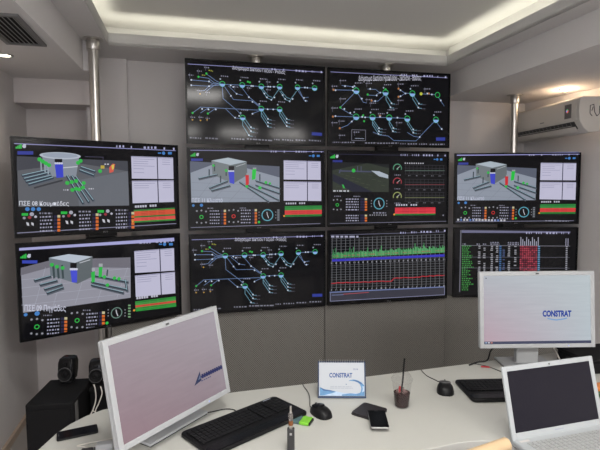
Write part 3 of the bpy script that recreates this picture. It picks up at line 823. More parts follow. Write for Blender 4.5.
def pole(label, x, y, ztop_, loc_label=None):
    t = thing('mounting_pole', label, 'pole', (x, y, 0), group='steel poles carrying the monitors')
    MB().lathe([(0.033, FZ + 0.012), (0.033, ztop_ - .008)], STEEL, 28).build('tube', t, smooth=True)
    MB().lathe([(0.041, ztop_ - .075), (0.043, ztop_ - .072), (0.043, ztop_ - .012), (0.041, ztop_ - .008)], STEEL, 28).build('collar', t, smooth=True)
    MB().lathe([(0.066, ztop_ - .008), (0.066, ztop_ - .001)], STEEL, 28).build('flange', t, smooth=True)
    MB().lathe([(0.066, FZ + 0.001), (0.066, FZ + 0.012)], STEEL, 28).build('foot_plate', t, smooth=True)
    return t
def behind(c, a, d): return (c[0] - math.sin(a) * d, c[1] + math.cos(a) * d)
p = behind(cl, la, .178); pole('steel pole rising above the monitor with the round tank building', -1.392, 3.372, ZA)
p = behind(c0, ca, .140); pole('steel pole behind the column of three monitors nearer the ceiling grille', -0.332, 3.834, ZA)
p = behind(c1, ca2, .150); pole('steel pole behind the column with the grid chart and field view', 0.718, 4.113, ZA)
pole('steel pole rising to the ceiling beside the air conditioner', 1.902, 4.367, ZB)

def panel(label, c, a, x0, x1, zt=0.71):
    o = MB().box(x0, x1, .056, .074, FZ + 0.002, zt, PERF).build('perforated_panel', None, (c[0], c[1], 0), (0, 0, a), bevel=.002)
    tag(o, label, 'panel', 'perforated panels below the monitors'); return o
zb = zc - 2 * step - H
panel('grey perforated panel below the network diagram, standing behind the desk calendar', c0, ca, -W / 2 - .005, W / 2 + GX / 2 - .002)
panel('grey perforated panel below the grid chart, behind the drink cup', c1, ca2, -W / 2 - GX / 2 + .002, W / 2 + .015)
panel('grey perforated panel partly hidden behind the white desk monitor with blue lettering', cr, ra, -W / 2 - .11, W / 2, zr - 2 * H - .033 * SCL + .004)
panel('narrow grey perforated panel beside the speakers and behind the tilted white monitor', cl, la, 0.035, W / 2 - .01, zl - 2 * H - .0376 * SCL - .02)

# ------------------------------------------------------------------ air conditioner
# length axis runs along the wall towards the camera
ux, uy = math.sin(.145), -math.cos(.145)
wx, wy = RW(SR(TB), TB)
ac = thing('air_conditioner', 'white wall-mounted air conditioner unit under the warm ceiling lamp', 'air conditioner',
           (wx + ux * .55, wy + uy * .55, 2.082), (0, 0, math.atan2(uy, ux)))
# local x along the wall towards the camera, local y into the wall
L2 = 0.45
prof = [(-.004, .02), (-.004, .272), (-.185, .272), (-.205, .257), (-.212, .16), (-.205, .085), (-.165, .03), (-.12, .0), (-.03, .0)]
def xprism(mb, prof, x0, x1, m):
    prof = [(y * .9, z) for y, z in prof]
    n = len(prof)
    vs = [(x0, y, z) for y, z in prof] + [(x1, y, z) for y, z in prof]
    fs = [tuple(range(n)), tuple(range(2 * n - 1, n - 1, -1))] + [(k, n + k, n + (k + 1) % n, (k + 1) % n) for k in range(n)]
    mb.raw(vs, fs, m); return mb
xprism(MB(), prof, -L2, L2, ACW).build('casing', ac, bevel=.006)
xprism(MB(), [(-.19, .261), (-.207, .253), (-.216, .16), (-.211, .098), (-.205, .1), (-.209, .16), (-.2, .253)], -L2 + .004, L2 - .035, ACW).build('front_panel', ac, bevel=.002)
xprism(MB(), [(-.208, .082), (-.170, .026), (-.166, .03), (-.203, .086)], -L2 + .04, L2 - .06, DGREY).build('air_outlet', ac)
mb = MB()
for i in range(16):
    x = -L2 + .06 + i * .049
    xprism(mb, [(-.2085, .078), (-.1755, .028), (-.171, .032), (-.204, .082)], x, x + .0045, GREYM)
xprism(mb, [(-.1925, .056), (-.1905, .053), (-.188, .055), (-.19, .058)], -L2 + .06, L2 - .1, ACW)
mb.build('outlet_grille', ac)
xprism(MB(), [(-.205, .040), (-.178, .006), (-.174, .009), (-.201, .044)], -L2 + .02, L2 - .05, ACW).build('louver', ac)
ds = MB(); ds.box(L2 - .16, L2 - .085, -.1967, -.1935, .115, .225, mat('display_strip_grey', (.16, .15, .15), .3)); ds.build('display_strip', ac)
for x, z, c in ((L2 - .125, .165, (240, 130, 90)), (L2 - .118, .172, (230, 70, 70)), (L2 - .133, .174, (120, 140, 240)), (L2 - .125, .182, (90, 200, 110))):
    MB().box(x - .006, x + .006, -.199, -.1968, z - .006, z + .006, glow(c, 1.0)).build('indicator_lamp', ac)
mb = MB()
for k in range(4): mb.box(-.02 + k * .014, -.01 + k * .014, -.1960, -.1940, .118, .126, mat('logo_grey', (.2, .2, .21)))
mb.build('maker_mark', ac)
st = MB(); KM = mat('sticker_black', (.04, .04, .05), .5)
for (y0, z0, y1, z1) in ((-.10, .14, -.10, .20), (-.10, .20, -.07, .21), (-.07, .21, -.06, .15), (-.06, .15, -.04, .12), (-.04, .12, -.02, .14), (-.10, .14, -.08, .12), (-.085, .16, -.075, .19), (-.02, .14, -.02, .2)):
    st.tube([(L2 + .001, y0, z0), (L2 + .001, y1, z1)], .0028, KM, 6)
st.build('sticker', ac)

# ------------------------------------------------------------------ ceiling fittings
v = thing('air_vent', 'grey louvred air grille in the dropped ceiling', 'vent', (-1.462, 2.545, ZB), (0, 0, .235))
mb = MB(); a_, b_ = .102, .25
mb.box(-a_, a_, -b_, -b_ + .022, -.012, -.0005, GREYM); mb.box(-a_, a_, b_ - .022, b_, -.012, -.0005, GREYM); mb.box(-a_, -a_ + .022, -b_ + .022, b_ - .022, -.012, -.0005, GREYM); mb.box(a_ - .022, a_, -b_ + .022, b_ - .022, -.012, -.0005, GREYM)
mb.build('frame', v)
MB().box(-a_ + .022, a_ - .022, -b_ + .022, b_ - .022, -.003, -.0006, BLKM).build('duct', v)
mb = MB()
for i in range(7):
    x = -a_ + .032 + i * .0235
    M = Matrix.Translation((x, 0, -.0075)) @ Matrix.Rotation(.5, 4, 'Y')
    mb.box(-.0055, .0055, -b_ + .022, b_ - .022, -.001, .001, GREYM, M)
mb.build('louvre', v)

def downlight(label, x, y, z, power, col, spot=2.2, emit=12, globe=0):
    t = thing('downlight', label, 'ceiling light', (x, y, z), group='recessed ceiling spotlights')
    MB().lathe([(.036, -.001), (.038, -.006), (.050, -.005), (.053, -.0005)], ALU, 28, cap=False).build('trim_ring', t, smooth=True)
    MB().lathe([(.036, -.0015), (.0, -.0012)], glow((255, 238, 215), emit), 24, cap=False).build('lens', t)
    l = bpy.data.lights.new('downlight_lamp', 'SPOT'); l.energy = power; l.color = col; l.spot_size = spot; l.spot_blend = .8; l.shadow_soft_size = .035
    o = bpy.data.objects.new('downlight_lamp', l); COL.objects.link(o); o.location = (0, 0, -.02); o.parent = t
    if globe:
        MB().lathe([(.022, -.002), (.021, -.010), (.015, -.018), (.001, -.021)], glow((255, 225, 180), emit), 20, cap=False).build('added_bulb', t, smooth=True)  # bulb added under the lens to spread a warm glow on the ceiling
        g = bpy.data.lights.new('added_bulb_lamp', 'POINT'); g.energy = globe; g.color = col; g.shadow_soft_size = .02
        go = bpy.data.objects.new('added_bulb_lamp', g); COL.objects.link(go); go.location = (0, 0, -.045); go.parent = t
    return t
downlight('small lit spotlight in the dropped ceiling near the louvred air grille', -1.784, 3.013, ZB, 5, (1, .86, .74))
downlight('small warm spotlight in the ceiling directly above the air conditioner', 2.212, 4.12, ZB, 4, (1, .74, .5), 2.2, 14, 1.3)

def area(name, x, y, z, sx, sy, power, col, rot=(0, 0, 0), parent=None, spread=PI):
    l = bpy.data.lights.new(name, 'AREA'); l.shape = 'RECTANGLE'; l.size = sx; l.size_y = sy; l.energy = power; l.color = col; l.spread = spread
    o = bpy.data.objects.new(name, l); COL.objects.link(o); o.location = (x, y, z); o.rotation_euler = rot
    if parent: o.parent = parent
    return o
COVE = (1.0, .97, .83)
CP = 0.58
def strip(s0, t0, s1, t1, name):
    L = math.hypot(s1 - s0, t1 - t0)
    x, y = RW((s0 + s1) / 2, (t0 + t1) / 2)
    a = TH + math.atan2(t1 - t0, s1 - s0)
    area(name, x, y, ZA + .035, L, .03, CP * L, COVE, (PI, 0, a))
strip(S0, T1 + .045, S1, T1 + .045, 'cove_lamp')
strip(S1 + .05, T0, S1 + .05, T1, 'cove_lamp')
strip(-.57, T0, S0 - .05, T1, 'cove_lamp')
strip(S0, T0 - .06, S1, T0 - .06, 'cove_lamp')
for s, t_, z_, pw_, lab in ((.38, .9, ZT, 22, 'added ceiling light panel inside the lit ceiling recess, mirrored as monitor glare'), (.25, -1.2, ZA, 30, 'added square ceiling light panel nearest the louvred air grille side'),  # first panel is added for the glare it mirrors in the top monitor
                            (1.2, -1.2, ZA, 32, 'added square ceiling light panel in the middle of the row behind the desk'), (2.1, -1.2, ZA, 32, 'added square ceiling light panel nearest the air conditioner side')):
    x, y = RW(s, t_)
    t = thing('added_light_panel', lab, 'ceiling light', (x, y, z_), (0, 0, TH), 'added ceiling light panels')  # unseen panels, added to brighten the desk and walls
    hx, hy = (.21, .34) if pw_ < 20 else (.30, .30)
    mb = MB(); mb.box(-hx - .02, hx + .02, -hy - .02, hy + .02, -.03, -.001, ALU); mb.build('frame', t)
    MB().box(-hx, hx, -hy, hy, -.032, -.0302, glow((255, 250, 240), 2.0)).build('diffuser', t)
    area('added_panel_lamp', 0, 0, -.035, 2 * hx - .02, 2 * hy - .02, pw_, (1, .975, .94), parent=t)

# unseen window added behind the camera to brighten the walls
wa, wb, wz0, wz1 = -1.0, .25, .95, 2.35
mb = MB()
for q in ([(wa - .06, TF + .001), (wb + .06, TF + .001), (wb + .06, TF + .05), (wa - .06, TF + .05)],):
    rprism(mb, q, wz0 - .06, wz0, WHT); rprism(mb, q, wz1, wz1 + .06, WHT)
for a_ in (wa - .06, (wa + wb) / 2 - .03, wb):
    rprism(mb, [(a_, TF + .001), (a_ + .06, TF + .001), (a_ + .06, TF + .05), (a_, TF + .05)], wz0, wz1, WHT)
struct(mb.build('added_window_1'))
mb = MB(); rprism(mb, [(wa, TF + .002), (wb, TF + .002), (wb, TF + .008), (wa, TF + .008)], wz0, wz1, glow((235, 240, 255), 3.0))
struct(mb.build('added_window_1_pane'))
x, y = RW((wa + wb) / 2, TF + .06)
area('added_window_lamp', x, y, (wz0 + wz1) / 2, wb - wa, wz1 - wz0, 130, (.97, .98, 1.0), (PI / 2, 0, TH + PI))  # lamp of the added window, throws level light on the walls

# ------------------------------------------------------------------ desk
def smooth_closed(P, n=5):
    return P
desk_poly = [(-.93, 1.50), (-.937, 1.67), (-.93, 1.79), (-.913, 1.86), (-.88, 1.93), (-.835, 1.985), (-.77, 2.022), (-.66, 2.048), (-.517, 2.082), (-.279, 2.165), (.116, 2.272), (.5, 2.386), (.932, 2.517),
             (1.194, 2.60), (1.75, 2.76), (1.95, 2.2), (1.75, 1.25), (.86, 1.25), (.83, 1.45), (.805, 1.57), (.775, 1.65), (.73, 1.70), (.671, 1.718), (.61, 1.712), (.555, 1.698), (.437, 1.655), (.36, 1.60), (.30, 1.545), (.22, 1.50)]
dk = thing('desk', 'cream laminate desk with a curved cut-out front edge', 'desk', (.4, 2.0, 0))
MB().prism([(x - .4, y - 2.0) for x, y in desk_poly], DESK - .04, DESK, LAM, EDGE).build('desk_top', dk, bevel=.003)
for x, y in ((-.75, 1.75), (.25, 2.15), (1.5, 2.5), (1.6, 1.5), (-.6, 1.56)):
    MB().lathe([(.03, FZ + 0.001), (.03, DESK - .0405)], GREYM, 20, (x - .4, y - 2.0, 0)).build('leg', dk, smooth=True)

# ------------------------------------------------------------------ white desk monitors
def desk_monitor(label, x, y, zs, yaw, tilt, Ws, Hs, art_fn, base_z, neck_w=.115, base_dx=0, base_d=.19, by=.066):
    """x,y,zs: middle of the lower edge of the lit screen"""
    t = thing('desk_monitor', label, 'monitor', (x, y, base_z), (0, 0, yaw), 'white desk monitors')
    h = zs - base_z; b = .02
    head_rot = (-tilt, 0, 0)
    f = MB()
    f.box(-Ws / 2 - b, -Ws / 2, 0, .012, -b, Hs + b, WHT); f.box(Ws / 2, Ws / 2 + b, 0, .012, -b, Hs + b, WHT)
    f.box(-Ws / 2, Ws / 2, 0, .012, Hs, Hs + b, WHT); f.box(-Ws / 2, Ws / 2, 0, .012, -b, 0, WHT)
    f.build('bezel', t, (0, 0, h), head_rot, bevel=.0015)
    s = MB(); s.box(-Ws / 2 - b, Ws / 2 + b, .012, .030, -b, Hs + b, WHT); s.box(-Ws / 2 + .06, Ws / 2 - .06, .030, .055, .04, Hs - .04, WHT)
    s.build('back_shell', t, (0, 0, h), head_rot, bevel=.006)
    d = art_fn(Ws, Hs)
    o = d.mb.build('screen', t, (0, 0, h), head_rot); 
    for vtx in o.data.vertices: vtx.co.z += Hs / 2; vtx.co.y += .003
    lg = MB(); lg.box(-.008, .008, -.0008, 0, Hs + .006, Hs + .013, CHAR); lg.build('logo', t, (0, 0, h), head_rot)
    led = MB(); led.box(Ws * .28, Ws * .28 + .006, -.0008, 0, -.013, -.008, glow((190, 200, 255), 1.2)); led.build('power_light', t, (0, 0, h), head_rot)
    # stand
    MB().box(-neck_w / 2, neck_w / 2, .10, .135, .012, h + Hs * .5, WHT).build('neck', t, bevel=.006)
    MB().box(-.05, .05, .05, .102, h + Hs * .35, h + Hs * .5, WHT).build('hinge_block', t)
    MB().box(-.13 + base_dx * .3, .13 + base_dx, by, by + base_d, .004, .014, WHT).build('base', t, bevel=.003)
    MB().box(-.127 + base_dx * .3, .127 + base_dx, by + .003, by + base_d - .003, .0005, .004, BLK).build('foot_pad', t)
    return t

def paper_glow(base, streaks):
    def fn(Ws, Hs):
        return None
    return fn
def wallpaper_right(Ws, Hs):
    d = Art(Ws, Hs, [(97, 62), (557, 57), (562, 353), (97, 357)])
    d.poly([(97, 62), (557, 57), (562, 353), (97, 357)], glow_gradient('wallpaper_pale', (184, 189, 197), (194, 204, 209), (190, 164, 176), (188, 198, 206), Ws, Hs), 0)
    d.text('CONSTRAT', 350, 210, 475, 238, (30, 66, 158), 4, bold=0.05)
    for i in range(14):
        x = 372 + i * 6; y = 245 + 6 * math.sin(i / 13 * PI)
        d.line([(x, y), (x + 5, y + (1 if i < 7 else -1))], 5, (128, 168, 214), 4)
    d.poly([(97, 345), (562, 341), (562, 353), (97, 357)], (72, 76, 100), 4)
    for i, c in enumerate(((150, 170, 200), (200, 200, 210), (190, 130, 120))): d.rect(101 + i * 12, 347, 109 + i * 12, 353, c, 5)
    d.disc(108, 72, 3, (110, 115, 130), 5)
    return d
def wallpaper_left(Ws, Hs):
    d = Art(Ws, Hs, [(0, 0), (518, 0), (518, 324), (0, 324)])
    d.rect(0, 0, 518, 324, glow_gradient('wallpaper_pinkish', (166, 154, 162), (172, 164, 172), (156, 130, 138), (152, 138, 146), Ws, Hs), 0)
    N = (48, 52, 96)
    d.poly([(344, 252), (384, 208), (386, 244)], (54, 62, 94), 5); d.poly([(368, 238), (382, 220), (383, 236)], (110, 118, 146), 6)
    for i in range(10): d.rect(390 + i * 12.4, 222, 400 + i * 12.4, 239, N, 5)
    d.poly([(386, 227), (514, 227), (514, 235), (386, 235)], N, 5)
    d.bars(384, 440, 247, 4, (90, 90, 124), 5)
    return d
desk_monitor('white desk monitor turned aside with a pinkish screen, next to the black keyboard', -.4409, 1.7457, .8252, 1.0314, .1897, .518, .324, wallpaper_left, DESK, base_dx=.065, by=.048)
rm = desk_monitor('white desk monitor with blue lettering on its pale screen, behind the open laptop', 1.176, 2.362, .880, .0247, .085, .537, .338, wallpaper_right, DESK, base_d=.14)
MB().tube([(-.10, .15, .12), (-.15, .19, .06), (-.185, .16, .012), (-.24, .15, .006), (-.30, .11, .006)], .004, BLK, 8).build('power_cable', rm)

# ------------------------------------------------------------------ laptop
lx, ly, lz, lyaw, lt = .950, 1.735, .775, .287, .2589
lp = thing('laptop', 'open white laptop with a dark blank screen', 'laptop', (lx, ly, DESK), (0, 0, lyaw))
lw, lh = .379, .213; b = .018
hz = .026
base_d = .262
MB().box(-lw / 2 - b, lw / 2 + b, -base_d, .006, .003, .024, WHTL).build('base', lp, bevel=.006)
mb = MB()
for r_ in range(6):
    for k in range(18):
        x = -.172 + k * .0192
        mb.box(x, x + .0165, -.035 - r_ * .0185 - .0155, -.035 - r_ * .0185, .0242, .0262, LKEY)
mb.build('key_block', lp)
MB().box(-.05, .045, -.245, -.175, .0242, .0247, LKEY).build('touchpad', lp)
MB().box(-.19, -.15, -.027, -.016, .0242, .0246, mat('sticker_pale', (.6, .57, .55))).build('sticker', lp)
lid_rot = (-lt, 0, 0); sb = lz - DESK
ld = MB()
lo = -.024
ld.box(-lw / 2 - b, -lw / 2, -.0, .004, lo, lh + b, WHTL); ld.box(lw / 2, lw / 2 + b, -.0, .004, lo, lh + b, WHTL)
ld.box(-lw / 2, lw / 2, 0, .004, lh, lh + b, WHTL); ld.box(-lw / 2, lw / 2, 0, .004, lo, 0, WHTL); ld.box(-lw / 2 - b, lw / 2 + b, .004, .010, lo, lh + b, WHTL)
ldo = ld.build('lid', lp, (0, 0, sb), lid_rot, bevel=.0015)
MB().box(-lw / 2, lw / 2, .002, .0035, 0, lh, glow((52, 48, 62), .5, .22)).build('screen', ldo)
MB().lathe([(.003, 0), (.003, .001)], BLK, 12).build('webcam', ldo, (0, -.0004, lh + b * .5), (PI / 2, 0, 0))
mb = MB(); mb.box(-.02, .02, -.0004, 0, -.012, -.008, GREYINK); mb.build('logo', ldo)

# ------------------------------------------------------------------ keyboards and mice
def rounded_rect(w, d, r, n=6):
    P = []
    for cx, cy, a in ((w / 2 - r, d / 2 - r, 0), (-w / 2 + r, d / 2 - r, PI / 2), (-w / 2 + r, -d / 2 + r, PI), (w / 2 - r, -d / 2 + r, 1.5 * PI)):
        for i in range(n + 1): P.append((cx + r * math.cos(a + PI / 2 * i / n), cy + r * math.sin(a + PI / 2 * i / n)))
    return P
def keyboard(label, x, y, yaw, w, d, cable, logo=True):
    t = thing('keyboard', label, 'keyboard', (x, y, DESK), (0, 0, yaw), 'black desk keyboards')
    MB().prism(rounded_rect(w, d, .022), .002, .016, BLK).build('case', t, bevel=.004, seg=3)
    MB().prism(rounded_rect(w * .97, d * .2, .012), .0005, .019, BLKG).build('palm_rest', t, (0, -d * .38, 0), bevel=.003)
    for nm, x0, nx in (('letter_key_block', -w / 2 + .016, 14), ('cursor_key_block', -w / 2 + .016 + 14.5 * .0195, 3), ('number_key_block', -w / 2 + .016 + 18 * .0195, 4)):
        mb = MB()
        for r_ in range(6):
            for k in range(nx):
                if nm == 'letter_key_block' and r_ == 5 and 3 < k < 9: continue
                xx = x0 + k * .0195; yy = d / 2 - .026 - r_ * .0195
                mb.box(xx, xx + .0165, yy - .0165, yy, .0162, .0215, KEY)
        if nm == 'letter_key_block': mb.box(x0 + 4 * .0195, x0 + 9 * .0195 - .003, d / 2 - .026 - 5 * .0195 - .0165, d / 2 - .026 - 5 * .0195, .0162, .0215, KEY)
        mb.build(nm, t)
    if logo:
        MB().box(w / 2 - .075, w / 2 - .035, d / 2 - .014, d / 2 - .009, .0162, .0166, GREYINK).build('logo', t)
    if cable: MB().tube(cable, .0022, BLK, 8).build('cable', t)
    return t
keyboard('black keyboard lying at an angle beside the pink-screened monitor', -.212, 1.842, .757, .468, .215, [(.02, .106, .008), (.04, .135, .003), (.02, .17, .003), (-.04, .19, .003), (-.09, .21, .003)])
keyboard('black keyboard partly hidden behind the open laptop', .962, 2.150, .045, .46, .225, None, False)

def superdome(L, Wd, Hh, n=20, m=10, taper=.12):
    vs, fs = [], []
    for i in range(m + 1):
        f = i / m * PI / 2
        r = math.cos(f) ** .55 if f < PI / 2 - 1e-6 else 0.0
        z = Hh * math.sin(f) ** .9
        for k in range(n):
            a = 2 * PI * k / n
            ca_, sa_ = math.cos(a), math.sin(a)
            x = math.copysign(abs(ca_) ** .8, ca_) * Wd / 2 * r; y = math.copysign(abs(sa_) ** .8, sa_) * L / 2 * r
            x *= 1 - taper * (y / (L / 2))
            zz = z * (1 - .28 * max(0, y / (L / 2)) - .1 * max(0, -y / (L / 2)))
            vs.append((x, y, zz))
    for i in range(m):
        for k in range(n):
            q = (k + 1) % n
            fs.append((i * n + k, i * n + q, (i + 1) * n + q, (i + 1) * n + k))
    fs.append(tuple(range(n))[::-1])
    return vs, fs
def mouse(label, x, y, yaw, L, Wd, Hh, cable, grey_top=False):
    t = thing('mouse', label, 'computer mouse', (x, y, DESK + .001), (0, 0, yaw), 'black desk mice')
    mb = MB(); vs, fs = superdome(L, Wd, Hh); mb.raw(vs, fs, BLK); mb.build('body', t, smooth=True)
    mb = MB(); vs, fs = superdome(L * .5, Wd * .72, .006)
    mb.raw(vs, fs, CHAR if grey_top else BLKG); mb.build('button_plate', t, (0, L * .16, Hh * .86), (-.2, 0, 0), smooth=True)
    MB().lathe([(.009, -.003), (.010, -.002), (.010, .002), (.009, .003)], CHAR, 16).build('scroll_wheel', t, (0, L * .24, Hh * .84), (0, PI / 2, 0), smooth=True)
    MB().tube(cable, .002, DGREY, 8).build('cable', t)
    return t
mouse('black mouse lying between the green packet and the desk calendar', .080, 1.930, .62, .112, .066, .036, [(0, .052, .008), (.006, .08, .004), (.05, .14, .002), (.085, .20, .002), (.11, .27, .002), (.137, .315, .0015)])
mouse('black mouse with a grey top beside the drink cup', .655, 2.150, -.22, .112, .074, .042, [(0, .05, .010), (-.005, .075, .004), (-.035, .12, .002), (-.075, .17, .002), (-.10, .24, .002)], True)

# ------------------------------------------------------------------ desk calendar
cal = thing('desk_calendar', 'white desk calendar with blue water picture and navy easel', 'calendar', (.181, 2.080, DESK), (0, 0, -.027))
cw, ch, ct = .212, .158, .29
card_rot = (-ct, 0, 0)
MB().box(-cw / 2, cw / 2, .0005, .003, 0.001, ch, NAVY).build('front_board', cal, (0, 0, .001), card_rot)
dy = ch * math.sin(ct)
MB().box(-cw / 2, cw / 2, -.003, -.0005, 0.001, ch, NAVY).build('back_board', cal, (0, 2 * dy + .002, .001), (ct, 0, 0))
MB().box(-cw / 2, cw / 2, .004, 2 * dy - .004, 0.0005, .002, NAVY).build('foot_board', cal)
pw, ph = cw - .014, ch - .018
A2 = Art(pw, ph, [(82, 52), (520, 52), (520, 376), (85, 376)], mfun=lambda c: c, y=.0)
A2.rect(80, 50, 522, 378, PAPER, 0)
A2.text('CONSTRAT', 180, 152, 405, 199, BLUEINK, 2, bold=.035)
A2.text('2018', 414, 108, 460, 122, BLUEINK, 2)
A2.bars(190, 395, 288, 7, GREYINK, 2); A2.bars(185, 410, 302, 6, GREYINK, 2)
A2.poly([(86, 300), (150, 318), (240, 332), (330, 350), (420, 352), (520, 350), (520, 376), (88, 376)], WAT2, 1)
A2.poly([(86, 292), (130, 312), (190, 322), (250, 338), (200, 352), (130, 372), (88, 374)], WAT1, 2)
A2.poly([(90, 294), (140, 316), (200, 324), (240, 334), (190, 334), (120, 326)], WAT3, 3)
A2.poly([(300, 364), (380, 350), (440, 356), (500, 340), (520, 330), (520, 376), (300, 376)], WAT1, 2)
A2.poly([(366, 232), (384, 222), (420, 216), (460, 226), (496, 246), (518, 272), (520, 330), (500, 346), (470, 356), (486, 330), (490, 300), (480, 268), (458, 246), (424, 234), (390, 230)], WAT1, 2)
A2.poly([(400, 222), (440, 224), (480, 240), (508, 268), (490, 262), (452, 240)], WAT3, 3)
A2.poly([(500, 280), (518, 284), (518, 330), (496, 342), (504, 310)], WAT2, 3)
A2.disc(344, 264, 5, WAT3, 2, n=10)
A2.mb.build('front_page', cal, (0, math.sin(ct) * (ph / 2 + .012), math.cos(ct) * (ph / 2 + .012)), card_rot)
mb = MB()
for k in range(26):
    x = -cw / 2 + .008 + k * (cw - .016) / 25
    pts = [(x, dy + .006 * math.cos(q), ch * math.cos(ct) + .002 + .006 * math.sin(q)) for q in [i * 2 * PI / 10 for i in range(11)]]
    mb.tube(pts, .0008, ALU, 5, 0)
mb.build('wire_binding', cal)

# ------------------------------------------------------------------ phones, wallet, packet
def phone(label, x, y, z, yaw, w, l, rim=ALU):
    t = thing('phone', label, 'phone', (x, y, z), (0, 0, yaw), 'smartphones on the desk')
    MB().prism(rounded_rect(w, l, .008), .0005, .0085, BLKG, rim).build('body', t, bevel=.001)
    MB().prism(rounded_rect(w - .006, l - .02, .003), .0086, .0089, glow((4, 4, 6), .5, .12)).build('screen', t)
    MB().box(-.008, .008, l / 2 - .008, l / 2 - .006, .0086, .0089, DGREY).build('earpiece', t)
    return t
phone('black smartphone with silver rim resting on the dark wallet', .303, 1.852, DESK + .012, -.05, .070, .142)
phone('black smartphone lying alone at the curved desk end', -.847, 1.783, DESK, .469 + PI / 2, .066, .142, BLK)
wl = thing('wallet', 'dark leather wallet lying under the smartphone', 'wallet', (.281, 1.943, DESK), (0, 0, -.62))
MB().prism(rounded_rect(.112, .118, .012), .0005, .0055, LEATHER).build('lower_flap', wl, bevel=.002)
MB().prism(rounded_rect(.110, .116, .012), .0056, .0112, LEATHER).build('upper_flap', wl, (.001, .001, 0), bevel=.002)
pk = thing('packet', 'small bright green packet beside the keyboard corner', 'packet', (.006, 1.868, DESK), (0, 0, -.36))
MB().box(-.005, .034, -.030, .028, .001, .013, GRN).build('green_sleeve', pk, bevel=.003)
MB().box(-.036, -.0055, -.029, .027, .001, .012, TEAL).build('picture_side', pk, bevel=.003)
MB().box(.0345, .039, -.026, .024, .002, .011, BLK).build('cap', pk)

# ------------------------------------------------------------------ drink cup
cup = thing('drink_cup', 'clear plastic cup of dark iced drink with a dome lid', 'cup', (.427, 2.002, DESK))
R0, R1, CH = .030, .041, .112
MB().lathe([(.001, .001), (R0 - .004, .001), (R0, .003), (R1, CH), (R1 + .003, CH + .001), (R1 + .003, CH + .004)], GLASS, 40, cap=False).build('cup_wall', cup, smooth=True)
lz_ = .062; rl = R0 + (R1 - R0) * (lz_ - .003) / (CH - .003) - .0018
MB().lathe([(.0005, .0052), (R0 - .002, .0052), (rl, lz_), (.0005, lz_)], COLA, 36).build('drink', cup, smooth=True)
MB().lathe([(R1 + .0035, CH + .0045), (R1 + .0045, CH + .009), (R1 + .001, CH + .011), (R1 - .004, CH + .026), (R1 - .013, CH + .036), (.013, CH + .040)], GLASS, 40, cap=False).build('dome_lid', cup, smooth=True)
MB().tube([(-.004, .0, .064), (.003, .004, .10), (.012, .010, .205)], .0036, BLK, 10).build('straw', cup)
mb = MB()
for k, (x, y, a) in enumerate(((-.016, -.006, .3), (.010, -.012, .9), (.004, .014, .1), (-.008, .012, 1.2))):
    M = Matrix.Translation((x, y, lz_ + .005)) @ Matrix.Rotation(a, 4, 'Z') @ Matrix.Rotation(.4, 4, 'X')
    mb.box(-.008, .008, -.008, .008, -.006, .006, ICE, M)
mb.build('ice', cup)
MB().tube([(-.012, -.008, .063), (-.010, -.006, .09)], .004, RED, 8).build('stirrer', cup)

# ------------------------------------------------------------------ vaporiser
vp = thing('electronic_cigarette', 'grey electronic cigarette standing upright near the keyboard', 'electronic cigarette', (-.036, 1.655, DESK))
MB().prism(rounded_rect(.026, .022, .006), .001, .082, mat('gunmetal', (.045, .045, .047), .4, .3)).build('battery_body', vp, bevel=.002)
MB().box(-.004, .004, -.0122, -.0112, .062, .070, ALU).build('fire_button', vp)
MB().lathe([(.007, 0.0825), (.007, 0.0880), (.0085, 0.0885), (.0085, 0.0940)], STEEL, 20).build('connector', vp, smooth=True)
MB().lathe([(.0085, 0.0945), (.0085, 0.1110)], COPPER, 20).build('coil_section', vp, smooth=True)
MB().lathe([(.0083, 0.1115), (.0083, 0.1340), (.006, 0.1380)], AMBER, 20).build('tank', vp, smooth=True)
MB().lathe([(.0055, 0.1385), (.004, 0.1440), (.0035, 0.1610), (.004, 0.1630)], STEEL, 16).build('mouthpiece', vp, smooth=True)

